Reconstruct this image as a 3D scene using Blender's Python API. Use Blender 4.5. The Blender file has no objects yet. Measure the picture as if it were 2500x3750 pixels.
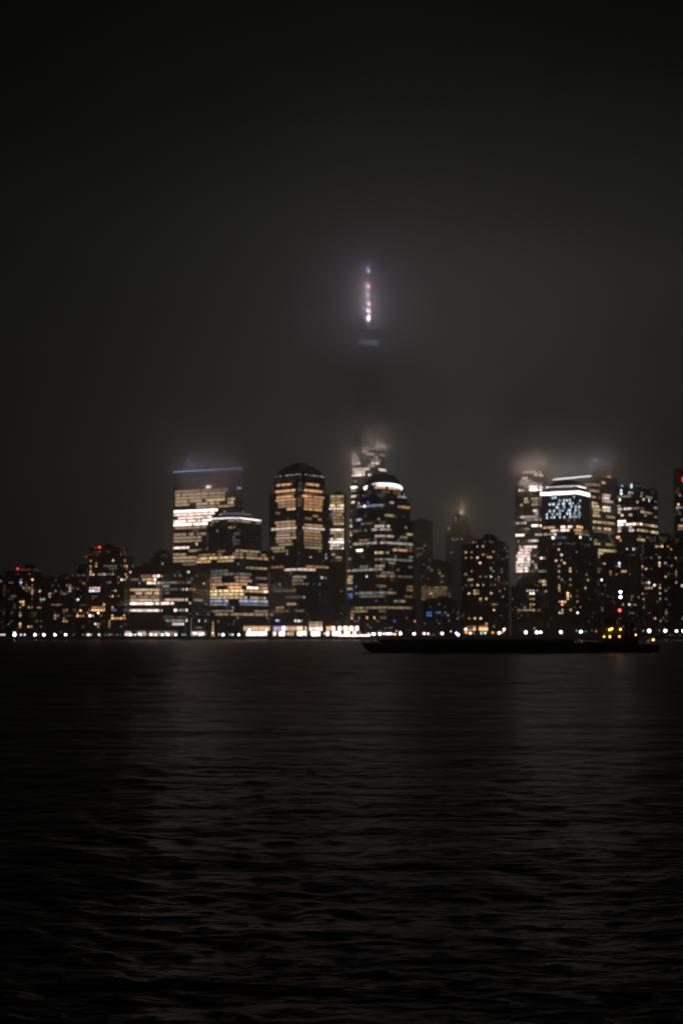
import bpy, bmesh, math, random
import numpy as np
from mathutils import Vector
random.seed(7)
R = math.radians
S = bpy.context.scene
COL = S.collection

# ------------------------------------------------------------------ camera
CAMH, TILT, F = 5.0, math.atan(450/5208.0), 5208.0       # F = focal length in photo pixels (50 mm)
cam_d = bpy.data.cameras.new('camera'); cam = bpy.data.objects.new('camera', cam_d); COL.objects.link(cam)
cam.location = (0, 0, CAMH); cam.rotation_euler = (math.pi/2+TILT, 0, 0)
cam_d.sensor_fit = 'VERTICAL'; cam_d.sensor_height = 36.0; cam_d.sensor_width = 24.0; cam_d.lens = 50.0
cam_d.clip_start = 0.5; cam_d.clip_end = 20000
cam_d.dof.use_dof = True; cam_d.dof.focus_distance = 20.0; cam_d.dof.aperture_fstop = 1.4
S.camera = cam

# ------------------------------------------------------------------ world: overcast night sky lit by the city
W = bpy.data.worlds.new('World'); S.world = W; W.use_nodes = True
nt = W.node_tree; nt.nodes.clear()
def N(t, **k):
    n = nt.nodes.new(t)
    for a, b in k.items(): setattr(n, a, b)
    return n
def L(a, b): nt.links.new(a, b)
def M_(op, a, b=None, c=None):
    n = N('ShaderNodeMath', operation=op)
    for i, v in enumerate((a, b, c)):
        if v is None: continue
        if hasattr(v, 'links') or hasattr(v, 'is_linked'): L(v, n.inputs[i])
        else: n.inputs[i].default_value = v
    return n.outputs[0]
tc = N('ShaderNodeTexCoord'); sx = N('ShaderNodeSeparateXYZ'); L(tc.outputs['Generated'], sx.inputs[0])
dx, dy, dz = sx.outputs
az = M_('ARCTAN2', dx, dy)
el = M_('MAXIMUM', dz, 0.0)
no = N('ShaderNodeTexNoise'); no.inputs['Scale'].default_value = 4.6; no.inputs['Detail'].default_value = 3.0; no.inputs['Roughness'].default_value = 0.45
mp = N('ShaderNodeMapping'); mp.inputs['Scale'].default_value = (1, 1, 2.2); L(tc.outputs['Generated'], mp.inputs[0]); L(mp.outputs[0], no.inputs[0])
wob = M_('MULTIPLY_ADD', no.outputs['Fac'], 1.7, 0.15)
def glow(az0, saz, sel, amp, col):
    a = M_('DIVIDE', M_('SUBTRACT', az, az0), saz); a = M_('MULTIPLY', a, a)
    e = M_('DIVIDE', el, sel); e = M_('POWER', e, 1.9)
    g = M_('EXPONENT', M_('MULTIPLY', M_('ADD', a, e), -1.0)); g = M_('MULTIPLY', M_('MULTIPLY', g, wob), amp)
    c = N('ShaderNodeCombineXYZ'); 
    for i in range(3): L(M_('MULTIPLY', g, col[i]), c.inputs[i])
    return c.outputs[0]
def add(a, b):
    n = N('ShaderNodeVectorMath', operation='ADD'); L(a, n.inputs[0]); L(b, n.inputs[1]); return n.outputs[0]
base = N('ShaderNodeCombineXYZ')
for i, v in enumerate((0.0011, 0.0013, 0.0010)): base.inputs[i].default_value = v
sky = add(glow(0.09, 0.15, 0.165, 0.058, (1.0, 0.87, 0.77)), add(add(base.outputs[0], glow(0.05, 0.36, 0.25, 0.022, (0.93, 1.0, 0.93))), glow(0.085, 0.17, 0.20, 0.058, (1.0, 0.92, 0.84))))
bg = N('ShaderNodeBackground'); bg.inputs['Strength'].default_value = 1.0
L(sky, bg.inputs[0]); wo = N('ShaderNodeOutputWorld'); L(bg.outputs[0], wo.inputs[0])

S.view_settings.view_transform = 'Standard'; S.view_settings.look = 'None'; S.view_settings.exposure = 0.0; S.view_settings.gamma = 1.0
S.render.engine = 'CYCLES'
S.cycles.use_denoising = True
S.cycles.volume_bounces = 7; S.cycles.max_bounces = 8; S.cycles.diffuse_bounces = 1; S.cycles.glossy_bounces = 3
S.cycles.transmission_bounces = 2; S.cycles.caustics_reflective = False; S.cycles.caustics_refractive = False
S.cycles.sample_clamp_indirect = 1.0; S.cycles.volume_step_rate = 1.0; S.cycles.volume_max_steps = 48

# ------------------------------------------------------------------ helpers
cT, sT = math.cos(TILT), math.sin(TILT)
def ray(px, py):
    u, v = (px-1250)/F, (1875-py)/F
    return Vector((u, cT - v*sT, sT + v*cT))
def at(px, py, Y):
    d = ray(px, py); return Vector((0, 0, CAMH)) + d*(Y/d.y)
def zat(py, Y): return at(1250, py, Y).z
def uat(px, py=2000.0):
    d = ray(px, py); return d.x/d.y

MATS = {}
def mat(name, col, rough=0.6, metal=0.0, noise=0.0, scale=0.3, spec=0.5):
    if name in MATS: return MATS[name]
    m = bpy.data.materials.new(name); m.use_nodes = True; t = m.node_tree; b = t.nodes['Principled BSDF']
    b.inputs['Roughness'].default_value = rough; b.inputs['Metallic'].default_value = metal
    b.inputs['Base Color'].default_value = (*col, 1)
    try: b.inputs['Specular IOR Level'].default_value = spec
    except Exception: pass
    if noise:
        tx = t.nodes.new('ShaderNodeTexNoise'); tx.inputs['Scale'].default_value = scale; tx.inputs['Detail'].default_value = 6
        tcn = t.nodes.new('ShaderNodeTexCoord'); t.links.new(tcn.outputs['Object'], tx.inputs[0])
        r = t.nodes.new('ShaderNodeValToRGB'); r.color_ramp.elements[0].position = .3; r.color_ramp.elements[1].position = .7
        r.color_ramp.elements[0].color = (*[c*(1-noise) for c in col], 1); r.color_ramp.elements[1].color = (*[min(1, c*(1+noise)) for c in col], 1)
        t.links.new(tx.outputs['Fac'], r.inputs[0]); t.links.new(r.outputs[0], b.inputs['Base Color'])
    MATS[name] = m; return m
COLR = {'w': (1, .78, .68), 't': (1, .68, .44), 'o': (1, .52, .24), 'y': (1, .72, .36), 'g': (.85, .85, .72), 'c': (.74, .86, 1),
        'b': (.48, .58, 1), 'B': (.12, .28, 1), 'r': (1, .06, .02), 'v': (.7, .6, 1), 'p': (1, .5, .58), 'W': (1, .93, .93), 'Y': (1, .55, .03), 'O': (1, .3, .03), 'G': (.3, .9, .7), 'R': (1, .04, .02)}
EM = 0.05
def emit(c, lv):
    """glass with the room light behind it, lamps, and light painted as glow; lv is the brightness step 1..20"""
    lv = max(1, lv); k = 'glow_%s_%.1f' % (c, lv)
    if k in MATS: return MATS[k]
    m = bpy.data.materials.new(k); m.use_nodes = True; t = m.node_tree; b = t.nodes['Principled BSDF']
    b.inputs['Base Color'].default_value = (.03, .03, .03, 1); b.inputs['Roughness'].default_value = .15
    b.inputs['Emission Color'].default_value = (*COLR[c], 1)
    b.inputs['Emission Strength'].default_value = EM*math.exp(lv*0.5)
    MATS[k] = m; return m

class MB:
    """collects shapes, builds ONE mesh object"""
    def __init__(s): s.v = []; s.f = []; s.mi = []; s.m = []
    def mid(s, m):
        if m not in s.m: s.m.append(m)
        return s.m.index(m)
    def face(s, pts, m):
        i = len(s.v); s.v += [tuple(p) for p in pts]; s.f.append(tuple(range(i, i+len(pts)))); s.mi.append(s.mid(m))
    def prism(s, poly, z0, z1, m, top=None):
        """poly: ccw list of (x,y); top: optional other polygon for the upper end"""
        top = top or poly; n = len(poly); i = len(s.v); k = s.mid(m)
        s.v += [(x, y, z0) for x, y in poly] + [(x, y, z1) for x, y in top]
        for j in range(n):
            s.f.append((i+j, i+(j+1) % n, i+n+(j+1) % n, i+n+j)); s.mi.append(k)
        s.f.append(tuple(i+n+j for j in range(n))); s.mi.append(k)
        s.f.append(tuple(i+n-1-j for j in range(n))[0:0] or tuple(i+j for j in reversed(range(n)))); s.mi.append(k)
    def box(s, c, d, m, rz=0):
        x, y, z = c; a, b, h = d[0]/2, d[1]/2, d[2]/2; ca, sa = math.cos(rz), math.sin(rz)
        s.prism([(x+p*ca-q*sa, y+p*sa+q*ca) for p, q in ((-a, -b), (a, -b), (a, b), (-a, b))], z-h, z+h, m)
    def tube(s, p, q, r0, r1, m, n=8):
        p, q = Vector(p), Vector(q); d = (q-p).normalized(); a = d.orthogonal().normalized(); b = d.cross(a); i = len(s.v); k = s.mid(m)
        for c, r in ((p, r0), (q, r1)):
            for j in range(n):
                t = 2*math.pi*j/n; s.v.append(tuple(c+(a*math.cos(t)+b*math.sin(t))*r))
        for j in range(n): s.f.append((i+j, i+(j+1) % n, i+n+(j+1) % n, i+n+j)); s.mi.append(k)
        s.f.append(tuple(i+j for j in reversed(range(n)))); s.mi.append(k); s.f.append(tuple(i+n+j for j in range(n))); s.mi.append(k)
    def lathe(s, c, prof, m, n=16):
        i = len(s.v); k = s.mid(m)
        for r, z in prof:
            for j in range(n):
                t = 2*math.pi*j/n; s.v.append((c[0]+r*math.cos(t), c[1]+r*math.sin(t), c[2]+z))
        for a in range(len(prof)-1):
            for j in range(n): s.f.append((i+a*n+j, i+a*n+(j+1) % n, i+(a+1)*n+(j+1) % n, i+(a+1)*n+j)); s.mi.append(k)
        s.f.append(tuple(i+j for j in reversed(range(n)))); s.mi.append(k)
        e = i+(len(prof)-1)*n; s.f.append(tuple(e+j for j in range(n))); s.mi.append(k)
    def ball(s, c, r, m, n=8):
        s.lathe(c, [(r*math.sin(math.pi*a/6)+1e-3, -r*math.cos(math.pi*a/6)) for a in range(7)], m, n)
    def build(s, name, parent=None, off=(0, 0, 0), smooth=False):
        me = bpy.data.meshes.new(name); o3 = Vector(off)
        me.from_pydata([tuple(Vector(v)-o3) for v in s.v], [], s.f)
        for m in s.m: me.materials.append(m)
        me.polygons.foreach_set('material_index', s.mi)
        if smooth: me.polygons.foreach_set('use_smooth', [True]*len(s.f))
        me.update(); o = bpy.data.objects.new(name, me); COL.objects.link(o)
        if parent: o.parent = parent
        return o
def tag(o, label=None, cat=None, group=None, kind=None):
    if label: o['label'] = label
    if cat: o['category'] = cat
    if group: o['group'] = group
    if kind: o['kind'] = kind
    return o
def empty(name, loc, label, cat, group=None):
    o = bpy.data.objects.new(name, None); COL.objects.link(o); o.location = loc; o.empty_display_size = 1
    return tag(o, label, cat, group)

# ------------------------------------------------------------------ setting: ground, river, air
SHORE = 1500.0; GZ = 3.0
def xs_grid():
    a = np.linspace(-1, 1, 761); return np.sinh(a*7.4)/np.sinh(7.4)*3200
def ys_grid():
    t = np.linspace(0, 1, 900); return np.concatenate([np.linspace(-160, 11, 60)[:-1], 12*np.power((SHORE+3)/12.0, t)])
GX, GY = np.meshgrid(xs_grid(), ys_grid())
cell = np.gradient(GY, axis=0)*0.9 + np.gradient(GX, axis=1)*0.7
Z = np.zeros_like(GX); rs = np.random.RandomState(4)
for i in range(60):
    lam = 0.34*1.075**i; 
    if lam > 26: break
    th = rs.normal(0.3, 0.85); kx, ky = math.sin(th)*2*math.pi/lam, math.cos(th)*2*math.pi/lam
    amp = 0.0060*lam**0.78*(1.1 if lam < 2 else .5 if lam < 4.5 else .17)
    ph = rs.uniform(0, 6.28) + 0.9*np.sin(GX*0.021*rs.uniform(.5, 1.5)+GY*0.013+rs.uniform(0, 6)) 
    w = np.clip((lam/np.maximum(cell, .01)-2.2)/3, 0, 1)
    s_ = np.sin(kx*GX+ky*GY+ph); Z += .85*w*amp*(1 if lam < 4.5 else 1+3.2*np.clip((GY-70)/130, 0, 1))*(1-2*np.abs(s_)**0.8 if i % 3 == 0 else s_)
ny, nx = GX.shape
me = bpy.data.meshes.new('water'); vv = np.stack([GX, GY, Z], -1).reshape(-1, 3)
idx = np.arange(ny*nx).reshape(ny, nx); q = np.stack([idx[:-1, :-1], idx[:-1, 1:], idx[1:, 1:], idx[1:, :-1]], -1).reshape(-1, 4)
me.vertices.add(len(vv)); me.vertices.foreach_set('co', vv.ravel()); me.loops.add(q.size); me.loops.foreach_set('vertex_index', q.ravel())
me.polygons.add(len(q)); me.polygons.foreach_set('loop_start', np.arange(len(q))*4); me.polygons.foreach_set('use_smooth', np.ones(len(q), bool)); me.update(); me.validate()
water = bpy.data.objects.new('water', me); COL.objects.link(water); tag(water, kind='structure', label='dark rippled river')
wm = bpy.data.materials.new('river_water'); wm.use_nodes = True; t = wm.node_tree; b = t.nodes['Principled BSDF']
b.inputs['Base Color'].default_value = (.006, .0095, .0075, 1); b.inputs['Roughness'].default_value = .27; b.inputs['IOR'].default_value = 1.33; b.inputs['Specular IOR Level'].default_value = .38; b.inputs['Specular Tint'].default_value = (.80, .92, .83, 1)
tcn = t.nodes.new('ShaderNodeTexCoord'); prev = None
for sc_, st, dist in (((1.8, 3.2, 1), .7, .11), ((.3, .62, 1), .6, .6), ((.05, .12, 1), .5, 2.6)):
    mpn = t.nodes.new('ShaderNodeMapping'); mpn.inputs['Scale'].default_value = sc_; mpn.inputs['Rotation'].default_value = (0, 0, .25)
    nn = t.nodes.new('ShaderNodeTexNoise'); nn.inputs['Scale'].default_value = 1; nn.inputs['Detail'].default_value = 5; nn.inputs['Roughness'].default_value = .6
    bp = t.nodes.new('ShaderNodeBump'); bp.inputs['Strength'].default_value = st; bp.inputs['Distance'].default_value = dist
    t.links.new(tcn.outputs['Object'], mpn.inputs[0]); t.links.new(mpn.outputs[0], nn.inputs[0]); t.links.new(nn.outputs['Fac'], bp.inputs['Height'])
    if prev: t.links.new(prev.outputs[0], bp.inputs['Normal'])
    prev = bp
t.links.new(prev.outputs[0], b.inputs['Normal']); me.materials.append(wm)
df = t.nodes.new('ShaderNodeBsdfDiffuse'); df.inputs[0].default_value = (.02, .032, .024, 1); mx_ = t.nodes.new('ShaderNodeMixShader'); mx_.inputs[0].default_value = .2      # silty water body, mixed in to dim the reflections
t.links.new(b.outputs[0], mx_.inputs[1]); t.links.new(df.outputs[0], mx_.inputs[2]); t.links.new(mx_.outputs[0], t.nodes['Material Output'].inputs['Surface'])

asphalt = mat('asphalt', (.05, .05, .05), .8, noise=.3, scale=.05)
concrete = mat('concrete', (.16, .155, .145), .85, noise=.25, scale=.4)
g = MB(); g.prism([(-9000, SHORE+2), (9000, SHORE+2), (9000, 12000), (-9000, 12000)], -2, GZ, asphalt)
tag(g.build('ground'), kind='structure', label='paved city ground')
g = MB(); g.box((0, SHORE, .7), (6400, 3.9, 5.4), concrete); g.box((0, SHORE-.3, 3.55), (6400, 4.9, .3), concrete)
for i in range(-60, 61): g.box((i*9.0, SHORE-2.4, .6), (.7, .7, 4.6), concrete)
tag(g.build('quay_wall'), label='long dark concrete quay wall along the far river bank', cat='quay wall')

# ------------------------------------------------------------------ buildings
class Face:
    def __init__(s, o, sd, ud, poly, z0, z1, fl, bay):
        s.o, s.sd, s.ud, s.poly = o, sd, ud, poly; s.n = sd.cross(ud).normalized()
        if s.n.y > 0: s.n = -s.n
        s.z0, s.z1, s.fl, s.bay = z0, z1, fl, bay
    def hit(s, d):
        c = Vector((0, 0, CAMH)); den = d.dot(s.n)
        if den > -1e-6: return None
        t = (s.o-c).dot(s.n)/den; p = c+d*t; r = p-s.o; a, h = r.dot(s.sd), r.dot(s.ud)
        return (t, a, h) if s.inside(a, h, -.3) else None
    def inside(s, a, h, m=0.0):
        n = len(s.poly)
        for i in range(n):
            (x0, y0), (x1, y1) = s.poly[i], s.poly[(i+1) % n]; ex, ey = x1-x0, y1-y0; l = math.hypot(ex, ey)
            if l < 1e-6: continue
            if (ex*(y0-h)-ey*(x0-a))/l*-1 < m: return False
        return True
def tier_poly(l, c, r, D, th, ch=0, depth=None):
    X = uat(c)*D; ul, ur = uat(l), uat(r)
    while r > c+1 and th < 60:                       # turn the block until its side is at most 60 m deep
        d_ = math.sin(R(th))-ur*math.cos(R(th))
        if d_ > .03 and (ur*D-X)/d_ <= 60: break
        th += 1
    th = R(th)
    tl = (X-ul*D)/(math.cos(th)+ul*math.sin(th))
    den = math.sin(th)-ur*math.cos(th); tr = (ur*D-X)/den if den > .03 else 0
    if depth: tr = depth
    tr = max(min(tr, 75), 6) if r > c+1 else (depth or 25)
    C = Vector((X, D)); dl = Vector((-math.cos(th), math.sin(th))); dr = Vector((math.sin(th), math.cos(th)))
    P = [C, C+dr*tr, C+dr*tr+dl*tl, C+dl*tl]              # ccw seen from above
    if ch:
        Q = []
        for i in range(4):
            a, b, c_ = P[i-1], P[i], P[(i+1) % 4]; k1 = min(ch, (a-b).length*.42); k2 = min(ch, (c_-b).length*.42)
            Q += [b+(a-b).normalized()*k1, b+(c_-b).normalized()*k2]
        P = Q
    return [(p.x, p.y) for p in P]
def offset(poly, d):
    n = len(poly); out = []
    for i in range(n):
        a, b, c = Vector(poly[i-1]), Vector(poly[i]), Vector(poly[(i+1) % n])
        e1, e2 = (b-a).normalized(), (c-b).normalized(); n1, n2 = Vector((e1.y, -e1.x)), Vector((e2.y, -e2.x))
        k = (n1+n2); k = k/max(.3, k.dot(n1)) if k.length > 1e-5 else n1
        out.append(tuple(b+k*d))
    return out
def poly_faces(poly, z0, z1, fl, bay):
    fs = []; n = len(poly)
    for i in range(n):
        a, b = Vector(poly[i]), Vector(poly[(i+1) % n]); e = b-a
        if e.length < bay*.9: continue
        nrm = Vector((e.y, -e.x)).normalized(); mid = (a+b)/2
        if nrm.dot(-mid) <= 0.02*mid.length: continue
        fs.append(Face(Vector((a.x, a.y, z0)), Vector((e.x, e.y, 0)).normalized(), Vector((0, 0, 1)), [(0, 0), (e.length, 0), (e.length, z1-z0), (0, z1-z0)], z0, z1, fl, bay))
    return fs
CROP = {'C1': (0, 1900, 3.136), 'C2': (400, 1650, 3.136), 'C3': (700, 1650, 3.136), 'C4': (1100, 1600, 2.94), 'C5': (1500, 1700, 3.136), 'C6': (1850, 1650, 3.1356), 'C7': (2100, 1650, 2.94)}
MISS = []
unlit = mat('dark_glass', (.02, .023, .026), .18)
class Building:
    def __init__(s, name, label, cat, tiers, fl=3.9, bay=1.7, wall=(.07, .068, .065), ww=.74, wh=.62, group=None, ledge=None, cornice=.5, roofz=4, dark=True):
        """tiers: (left px, corner px, right px, distance, angle, top py, bottom py or None, chamfer)"""
        s.name, s.fl, s.bay, s.ww, s.wh, s.dark = name, fl, bay, ww, wh, dark
        s.faces = []; s.lit = {}; s.tiers = []
        t0 = tiers[0]; base = tier_poly(t0[0], t0[1], t0[2], t0[3], t0[4])
        cx = sum(p[0] for p in base)/len(base); cy = sum(p[1] for p in base)/len(base)
        s.off = Vector((cx, cy, GZ)); s.root = empty(name, s.off, label, cat, group)
        wm_ = mat('wall_%s' % '_'.join('%.3f' % c for c in wall), wall, .7, noise=.2, scale=.08)
        w = MB(); rf = MB(); roofm = mat('roof_felt', (.05, .05, .05), .9, noise=.3, scale=.3)
        for t in tiers:
            l, c, r, D, th, yt, yb = t[:7]; ch = t[7] if len(t) > 7 else 0
            p = tier_poly(l, c, r, D, th, ch); z1 = zat(yt, D); z0 = GZ if yb is None else zat(yb, D)
            s.tiers.append((p, z0, z1)); w.prism(p, z0, z1, wm_)
            if cornice: w.prism(offset(p, cornice), z1-.9, z1+.25, wm_); w.prism(offset(p, cornice*.6), z0, z0+.9, wm_)
            n = int((z1-z0)//(fl*8))
            for i in range(1, n+1): w.prism(offset(p, .12), z0+i*fl*8-.35, z0+i*fl*8+.3, wm_)
            # piers between groups of bays
            for f in poly_faces(p, z0, z1, fl, bay):
                Lf = f.poly[1][0]; k = max(1, round(Lf/(bay*5)))
                for i in range(k+1):
                    q_ = f.o+f.sd*(Lf*i/k)+f.n*.05; w.box((q_.x, q_.y, (z0+z1)/2), (.5, .5, z1-z0-.5), wm_, math.atan2(f.sd.y, f.sd.x))
                s.faces.append(f)
            pi = offset(p, -1.2); rf.prism(pi, z1+.25, z1+.6, roofm)
            x_ = sum(a[0] for a in p)/len(p); y_ = sum(a[1] for a in p)/len(p)
        s.topc = (x_, y_); s.topz = z1
        if roofz: rf.box((x_, y_, z1+roofz/2+.6), (9, 8, roofz), roofm, .3); rf.box((x_+7, y_-1, z1+1.4), (4, 4, 1.8), roofm, .3)
        w.build('wall', s.root, s.off); rf.build('roof', s.root, s.off)
    def pick(s, px, py):
        d = ray(px, py); best = None
        for i, f in enumerate(s.faces):
            h = f.hit(d)
            if h and (best is None or h[0] < best[0]): best = (h[0], i, h[1], h[2])
        return best
    def set(s, i, k, j, c, I):
        f = s.faces[i]; a, h = (j+.5)*f.bay, (k+.55)*f.fl
        if f.inside(a, h, .5): s.lit[(i, k, j)] = (c, I)
    def rows(s, crop, txt, prob=.93, jit=1.0):
        ox, oy, sc_ = CROP[crop]
        for e in txt.replace('\n', ' ').split(';'):
            e = e.split()
            if not e: continue
            y, x0, x1 = (float(v) for v in e[:3]); c, I = e[3][0], float(e[3][1:])
            px0, px1, py = ox+x0/sc_, ox+x1/sc_, oy+y/sc_
            b = s.pick((px0+px1)/2, py)
            for dd in (3, -3, 8, -8, 16, -16, 22, -22):
                if b is None: b = s.pick((px0+px1)/2+dd, py+abs(dd)*.2)
            if b is None: MISS.append((s.name, crop, e)); continue
            f0 = s.faces[b[1]]; z = (f0.o+f0.ud*b[3]).z
            for i, f in enumerate(s.faces):
                if not (f.z0-1 <= z <= f.z1+1): continue
                zz = (z-f.z0)/f.ud.z
                k = int(zz//f.fl); nb = int(max(p_[0] for p_ in f.poly)//f.bay)
                lo = min(p_[0] for p_ in f.poly)
                for j in range(int(lo//f.bay), nb):
                    p = f.o+f.sd*((j+.5)*f.bay)+f.ud*((k+.5)*f.fl)
                    pxx = 1250+F*(p.x/p.y)*(cT-(1875-py)/F*sT)
                    if px0-1.5 <= pxx <= px1+1.5 and random.random() < prob:
                        s.set(i, k, j, c, I+random.uniform(-jit, jit*.7))
        return s
    def pts(s, crop, txt):
        ox, oy, sc_ = CROP[crop]
        for e in txt.split():
            x, y, q_ = e.split(','); c, I = q_[0], float(q_[1:]); px, py = ox+float(x)/sc_, oy+float(y)/sc_
            b = s.pick(px, py)
            for dd in (2, -2, 4, -4, 7, -7, 12, -12, 18, -18):
                if b is None: b = s.pick(px+dd, py)
            if b is None: MISS.append((s.name, crop, e)); continue
            f = s.faces[b[1]]; s.lit[(b[1], int(b[3]//f.fl), int(b[2]//f.bay))] = (c, I)
        return s
    def fill(s, n, cols, lo, hi, zmax=None, run=1):
        """dim lit rooms scattered over the facades"""
        for _ in range(n):
            i = random.randrange(len(s.faces)); f = s.faces[i]; Lf = max(p_[0] for p_ in f.poly); H = max(p_[1] for p_ in f.poly)
            k = random.randrange(max(1, int(H//f.fl))); j = random.randrange(max(1, int(Lf//f.bay))); c = random.choice(cols); I = random.uniform(lo, hi)
            if zmax and f.z0+k*f.fl > zmax: continue
            for r_ in range(random.randint(1, run)):
                if (i, k, j+r_) not in s.lit and j+r_ < int(Lf//f.bay): s.set(i, k, j+r_, c, I+random.uniform(-.4, .4))
        return s
    def quad(s, mb, key, m, thick=True):
        i, k, j = key; f = s.faces[i]; a0 = (j+.5-s.ww/2)*f.bay; a1 = a0+s.ww*f.bay; h0 = (k+.62-s.wh/2)*f.fl; h1 = h0+s.wh*f.fl
        o = f.o+f.n*.1
        P = [o+f.sd*a+f.ud*h for a, h in ((a0, h0), (a1, h0), (a1, h1), (a0, h1))]
        if thick:
            B_ = [p-f.n*.09 for p in P]; mb.face(P, m)
            for e in range(4): mb.face([P[(e+1) % 4], P[e], B_[e], B_[(e+1) % 4]], m)
        else: mb.face(P, m)
        return (P[0]+P[2])/2
    def done(s):
        keys = sorted(s.lit, key=lambda q_: -s.lit[q_][1]); rest = MB()
        for n, key in enumerate(keys):
            c, I = s.lit[key]; m = emit(c, round(I*2)/2)
            if n < 100:
                mb = MB(); ctr = s.quad(mb, key, m); o = mb.build('window', s.root, ctr); o.location = ctr-s.off
            else: s.quad(rest, key, m)
        if s.dark:
            for i, f in enumerate(s.faces):
                Lf = max(p_[0] for p_ in f.poly); H = max(p_[1] for p_ in f.poly)
                for k in range(int((H-1)//f.fl)):
                    for j in range(int(Lf//f.bay)):
                        if (i, k, j) not in s.lit and f.inside((j+.5)*f.bay, (k+.6)*f.fl, .6): s.quad(rest, (i, k, j), unlit, False)
        if rest.f: tag(rest.build('window', s.root, s.off), 'the remaining windows of the facade, most of them unlit', kind='stuff')
        return s
    def lamps(s, ti, step, c, I, size=.7, dz=.3, outw=.9, name='ledge_lamp', skip=0.0, rows_=1, only=None):
        """string of small lamps standing on the ledge of a tier"""
        p, z0, z1 = s.tiers[ti]; n = len(p); cnt = 0; proto = None; m = emit(c, I)
        po = offset(p, outw)
        for i in range(n):
            a, b = Vector(po[i]), Vector(po[(i+1) % n]); e = b-a; nrm = Vector((e.y, -e.x)).normalized()
            if nrm.dot(-(a+b)/2) <= 0: continue
            if only is not None and (nrm.x < 0) != (only < 0): continue
            k = max(1, int(e.length/step))
            for j in range(k):
                for r_ in range(rows_):
                    if cnt >= 100 or random.random() < skip: continue
                    q_ = a+e*((j+.5)/k)
                    if proto is None:
                        mb = MB(); mb.lathe((0, 0, 0), [(size*.3, -size*.5), (size*.5, -size*.2), (size*.5, size*.2), (size*.25, size*.5)], m, 8); o = proto = mb.build(name, s.root)
                    else: o = proto.copy(); COL.objects.link(o); o.parent = s.root
                    o.location = Vector((q_.x, q_.y, z1+dz+r_*2.2))-s.off; cnt += 1
        return s
    def strip(s, ti, c, I, h=1.6, dz=-2.5, out=.6, name='crown_light', only=None, z=None):
        p, z0, z1 = s.tiers[ti]; z = z if z is not None else z1+dz; m = emit(c, I); n = len(p); po = offset(p, out)
        for i in range(n):
            a, b = Vector(po[i]), Vector(po[(i+1) % n]); e = b-a; nrm = Vector((e.y, -e.x)).normalized()
            if nrm.dot(-(a+b)/2) <= 0: continue
            if only is not None and (nrm.x < 0) != (only < 0): continue
            mb = MB(); c_ = (a+b)/2; mb.box((c_.x, c_.y, z+h/2), (e.length-.3, .4, h), m, math.atan2(e.y, e.x)); mb.build(name, s.root, s.off)
        return s
    def part(s, mb, name, smooth=False): return mb.build(name, s.root, s.off, smooth)
    def pane(s, px, py, c, I, w, h, name='lit_sign', tri=False):
        b = s.pick(px, py)
        if not b: MISS.append((s.name, name)); return s
        f = s.faces[b[1]]; o = f.o+f.n*.25+f.sd*b[2]+f.ud*b[3]; mb = MB(); m = emit(c, I)
        pp = ((-w/2, h/2), (w/2, -h/2), (w/2, h/2)) if tri else ((-w/2, -h/2), (w/2, -h/2), (w/2, h/2), (-w/2, h/2))
        P = [o+f.sd*a+f.ud*b_ for a, b_ in pp]; Q = [p-f.n*.2 for p in P]; mb.face(P, m)
        for e in range(len(P)): mb.face([P[(e+1) % len(P)], P[e], Q[e], Q[(e+1) % len(P)]], m)
        mb.build(name, s.root, s.off); return s
    def crown_light(s, px, py, D, col, watts, back=0):
        """added unseen point light that makes the cloud near a tower glow"""
        ld = bpy.data.lights.new('cloud_fill_light', 'POINT'); ld.energy = watts; ld.color = col; ld.shadow_soft_size = 0
        lo = bpy.data.objects.new('cloud_fill_light', ld); COL.objects.link(lo); lo.parent = s.root; lo.location = at(px, py, D)-s.off
        return s
    def roof_lamp(s, px, py, D, c, I, r=.6, name='warning_lamp', power=0):
        p = at(px, py, D); mb = MB(); mb.ball((0, 0, 0), r, emit(c, I), 10); o = mb.build(name, s.root); o.location = p-s.off
        z1 = max((t[2] for t in s.tiers if True), default=p.z); zb = min(z1, p.z-.5) if p.z-z1 < 12 else z1
        mb = MB(); mb.tube((p.x, p.y, zb-.5), (p.x, p.y, p.z-r*.8), .12, .1, mat('steel', (.2, .2, .2), .5, .8)); mb.build('lamp_mast', s.root, s.off)
        return s
dkst = (.05, .048, .045); brick = (.10, .065, .05); gran = (.085, .075, .07); glassy = (.03, .035, .04)

AP = dict(fl=3.1, bay=3.4, ww=.52, wh=.55)
# --- left apartment group
a = Building('apartment_building', 'low dark apartment block cut off by the left picture edge', 'apartment building', [(-90, 14, 24, 1640, 10, 2108, None)], wall=brick, **AP)
a.pts('C1', '5,703,g4').fill(14, 'ogt', 1, 3).done()
a = Building('apartment_building', 'brick apartment tower at far left with one red lamp on its roof', 'apartment building', [(24, 120, 158, 1600, 12, 2092, None), (66, 125, 152, 1603, 12, 2080, 2092)], wall=brick, **AP)
a.pts('C1', '258,690,y4 250,730,b8 362,695,o9 315,750,t3 378,775,o5 290,803,y5 315,800,y3 350,800,o5 375,805,o5 357,830,o7 360,855,o7 255,778,y3 458,833,w8 475,930,w7 485,930,w5 372,930,y3 130,932,o2 243,965,o7 273,965,o8 275,985,o7 230,1015,t4 340,1035,o4 478,1015,o6 240,1095,y4 240,1118,y6 415,1085,g3 400,1115,y3 425,1170,y5 225,1195,o8 480,1193,w7 478,1250,o7 230,1250,o6')
a.rows('C1', '730 95 150 c3; 885 120 200 t4; 1015 335 380 o5; 1012 430 480 o5; 1247 320 375 o7; 1222 85 125 y3; 825 80 120 r1').fill(46, 'tgoc', 0, 2.2).roof_lamp(66, 2082, 1598, 'R', 9, .8).done()
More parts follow.
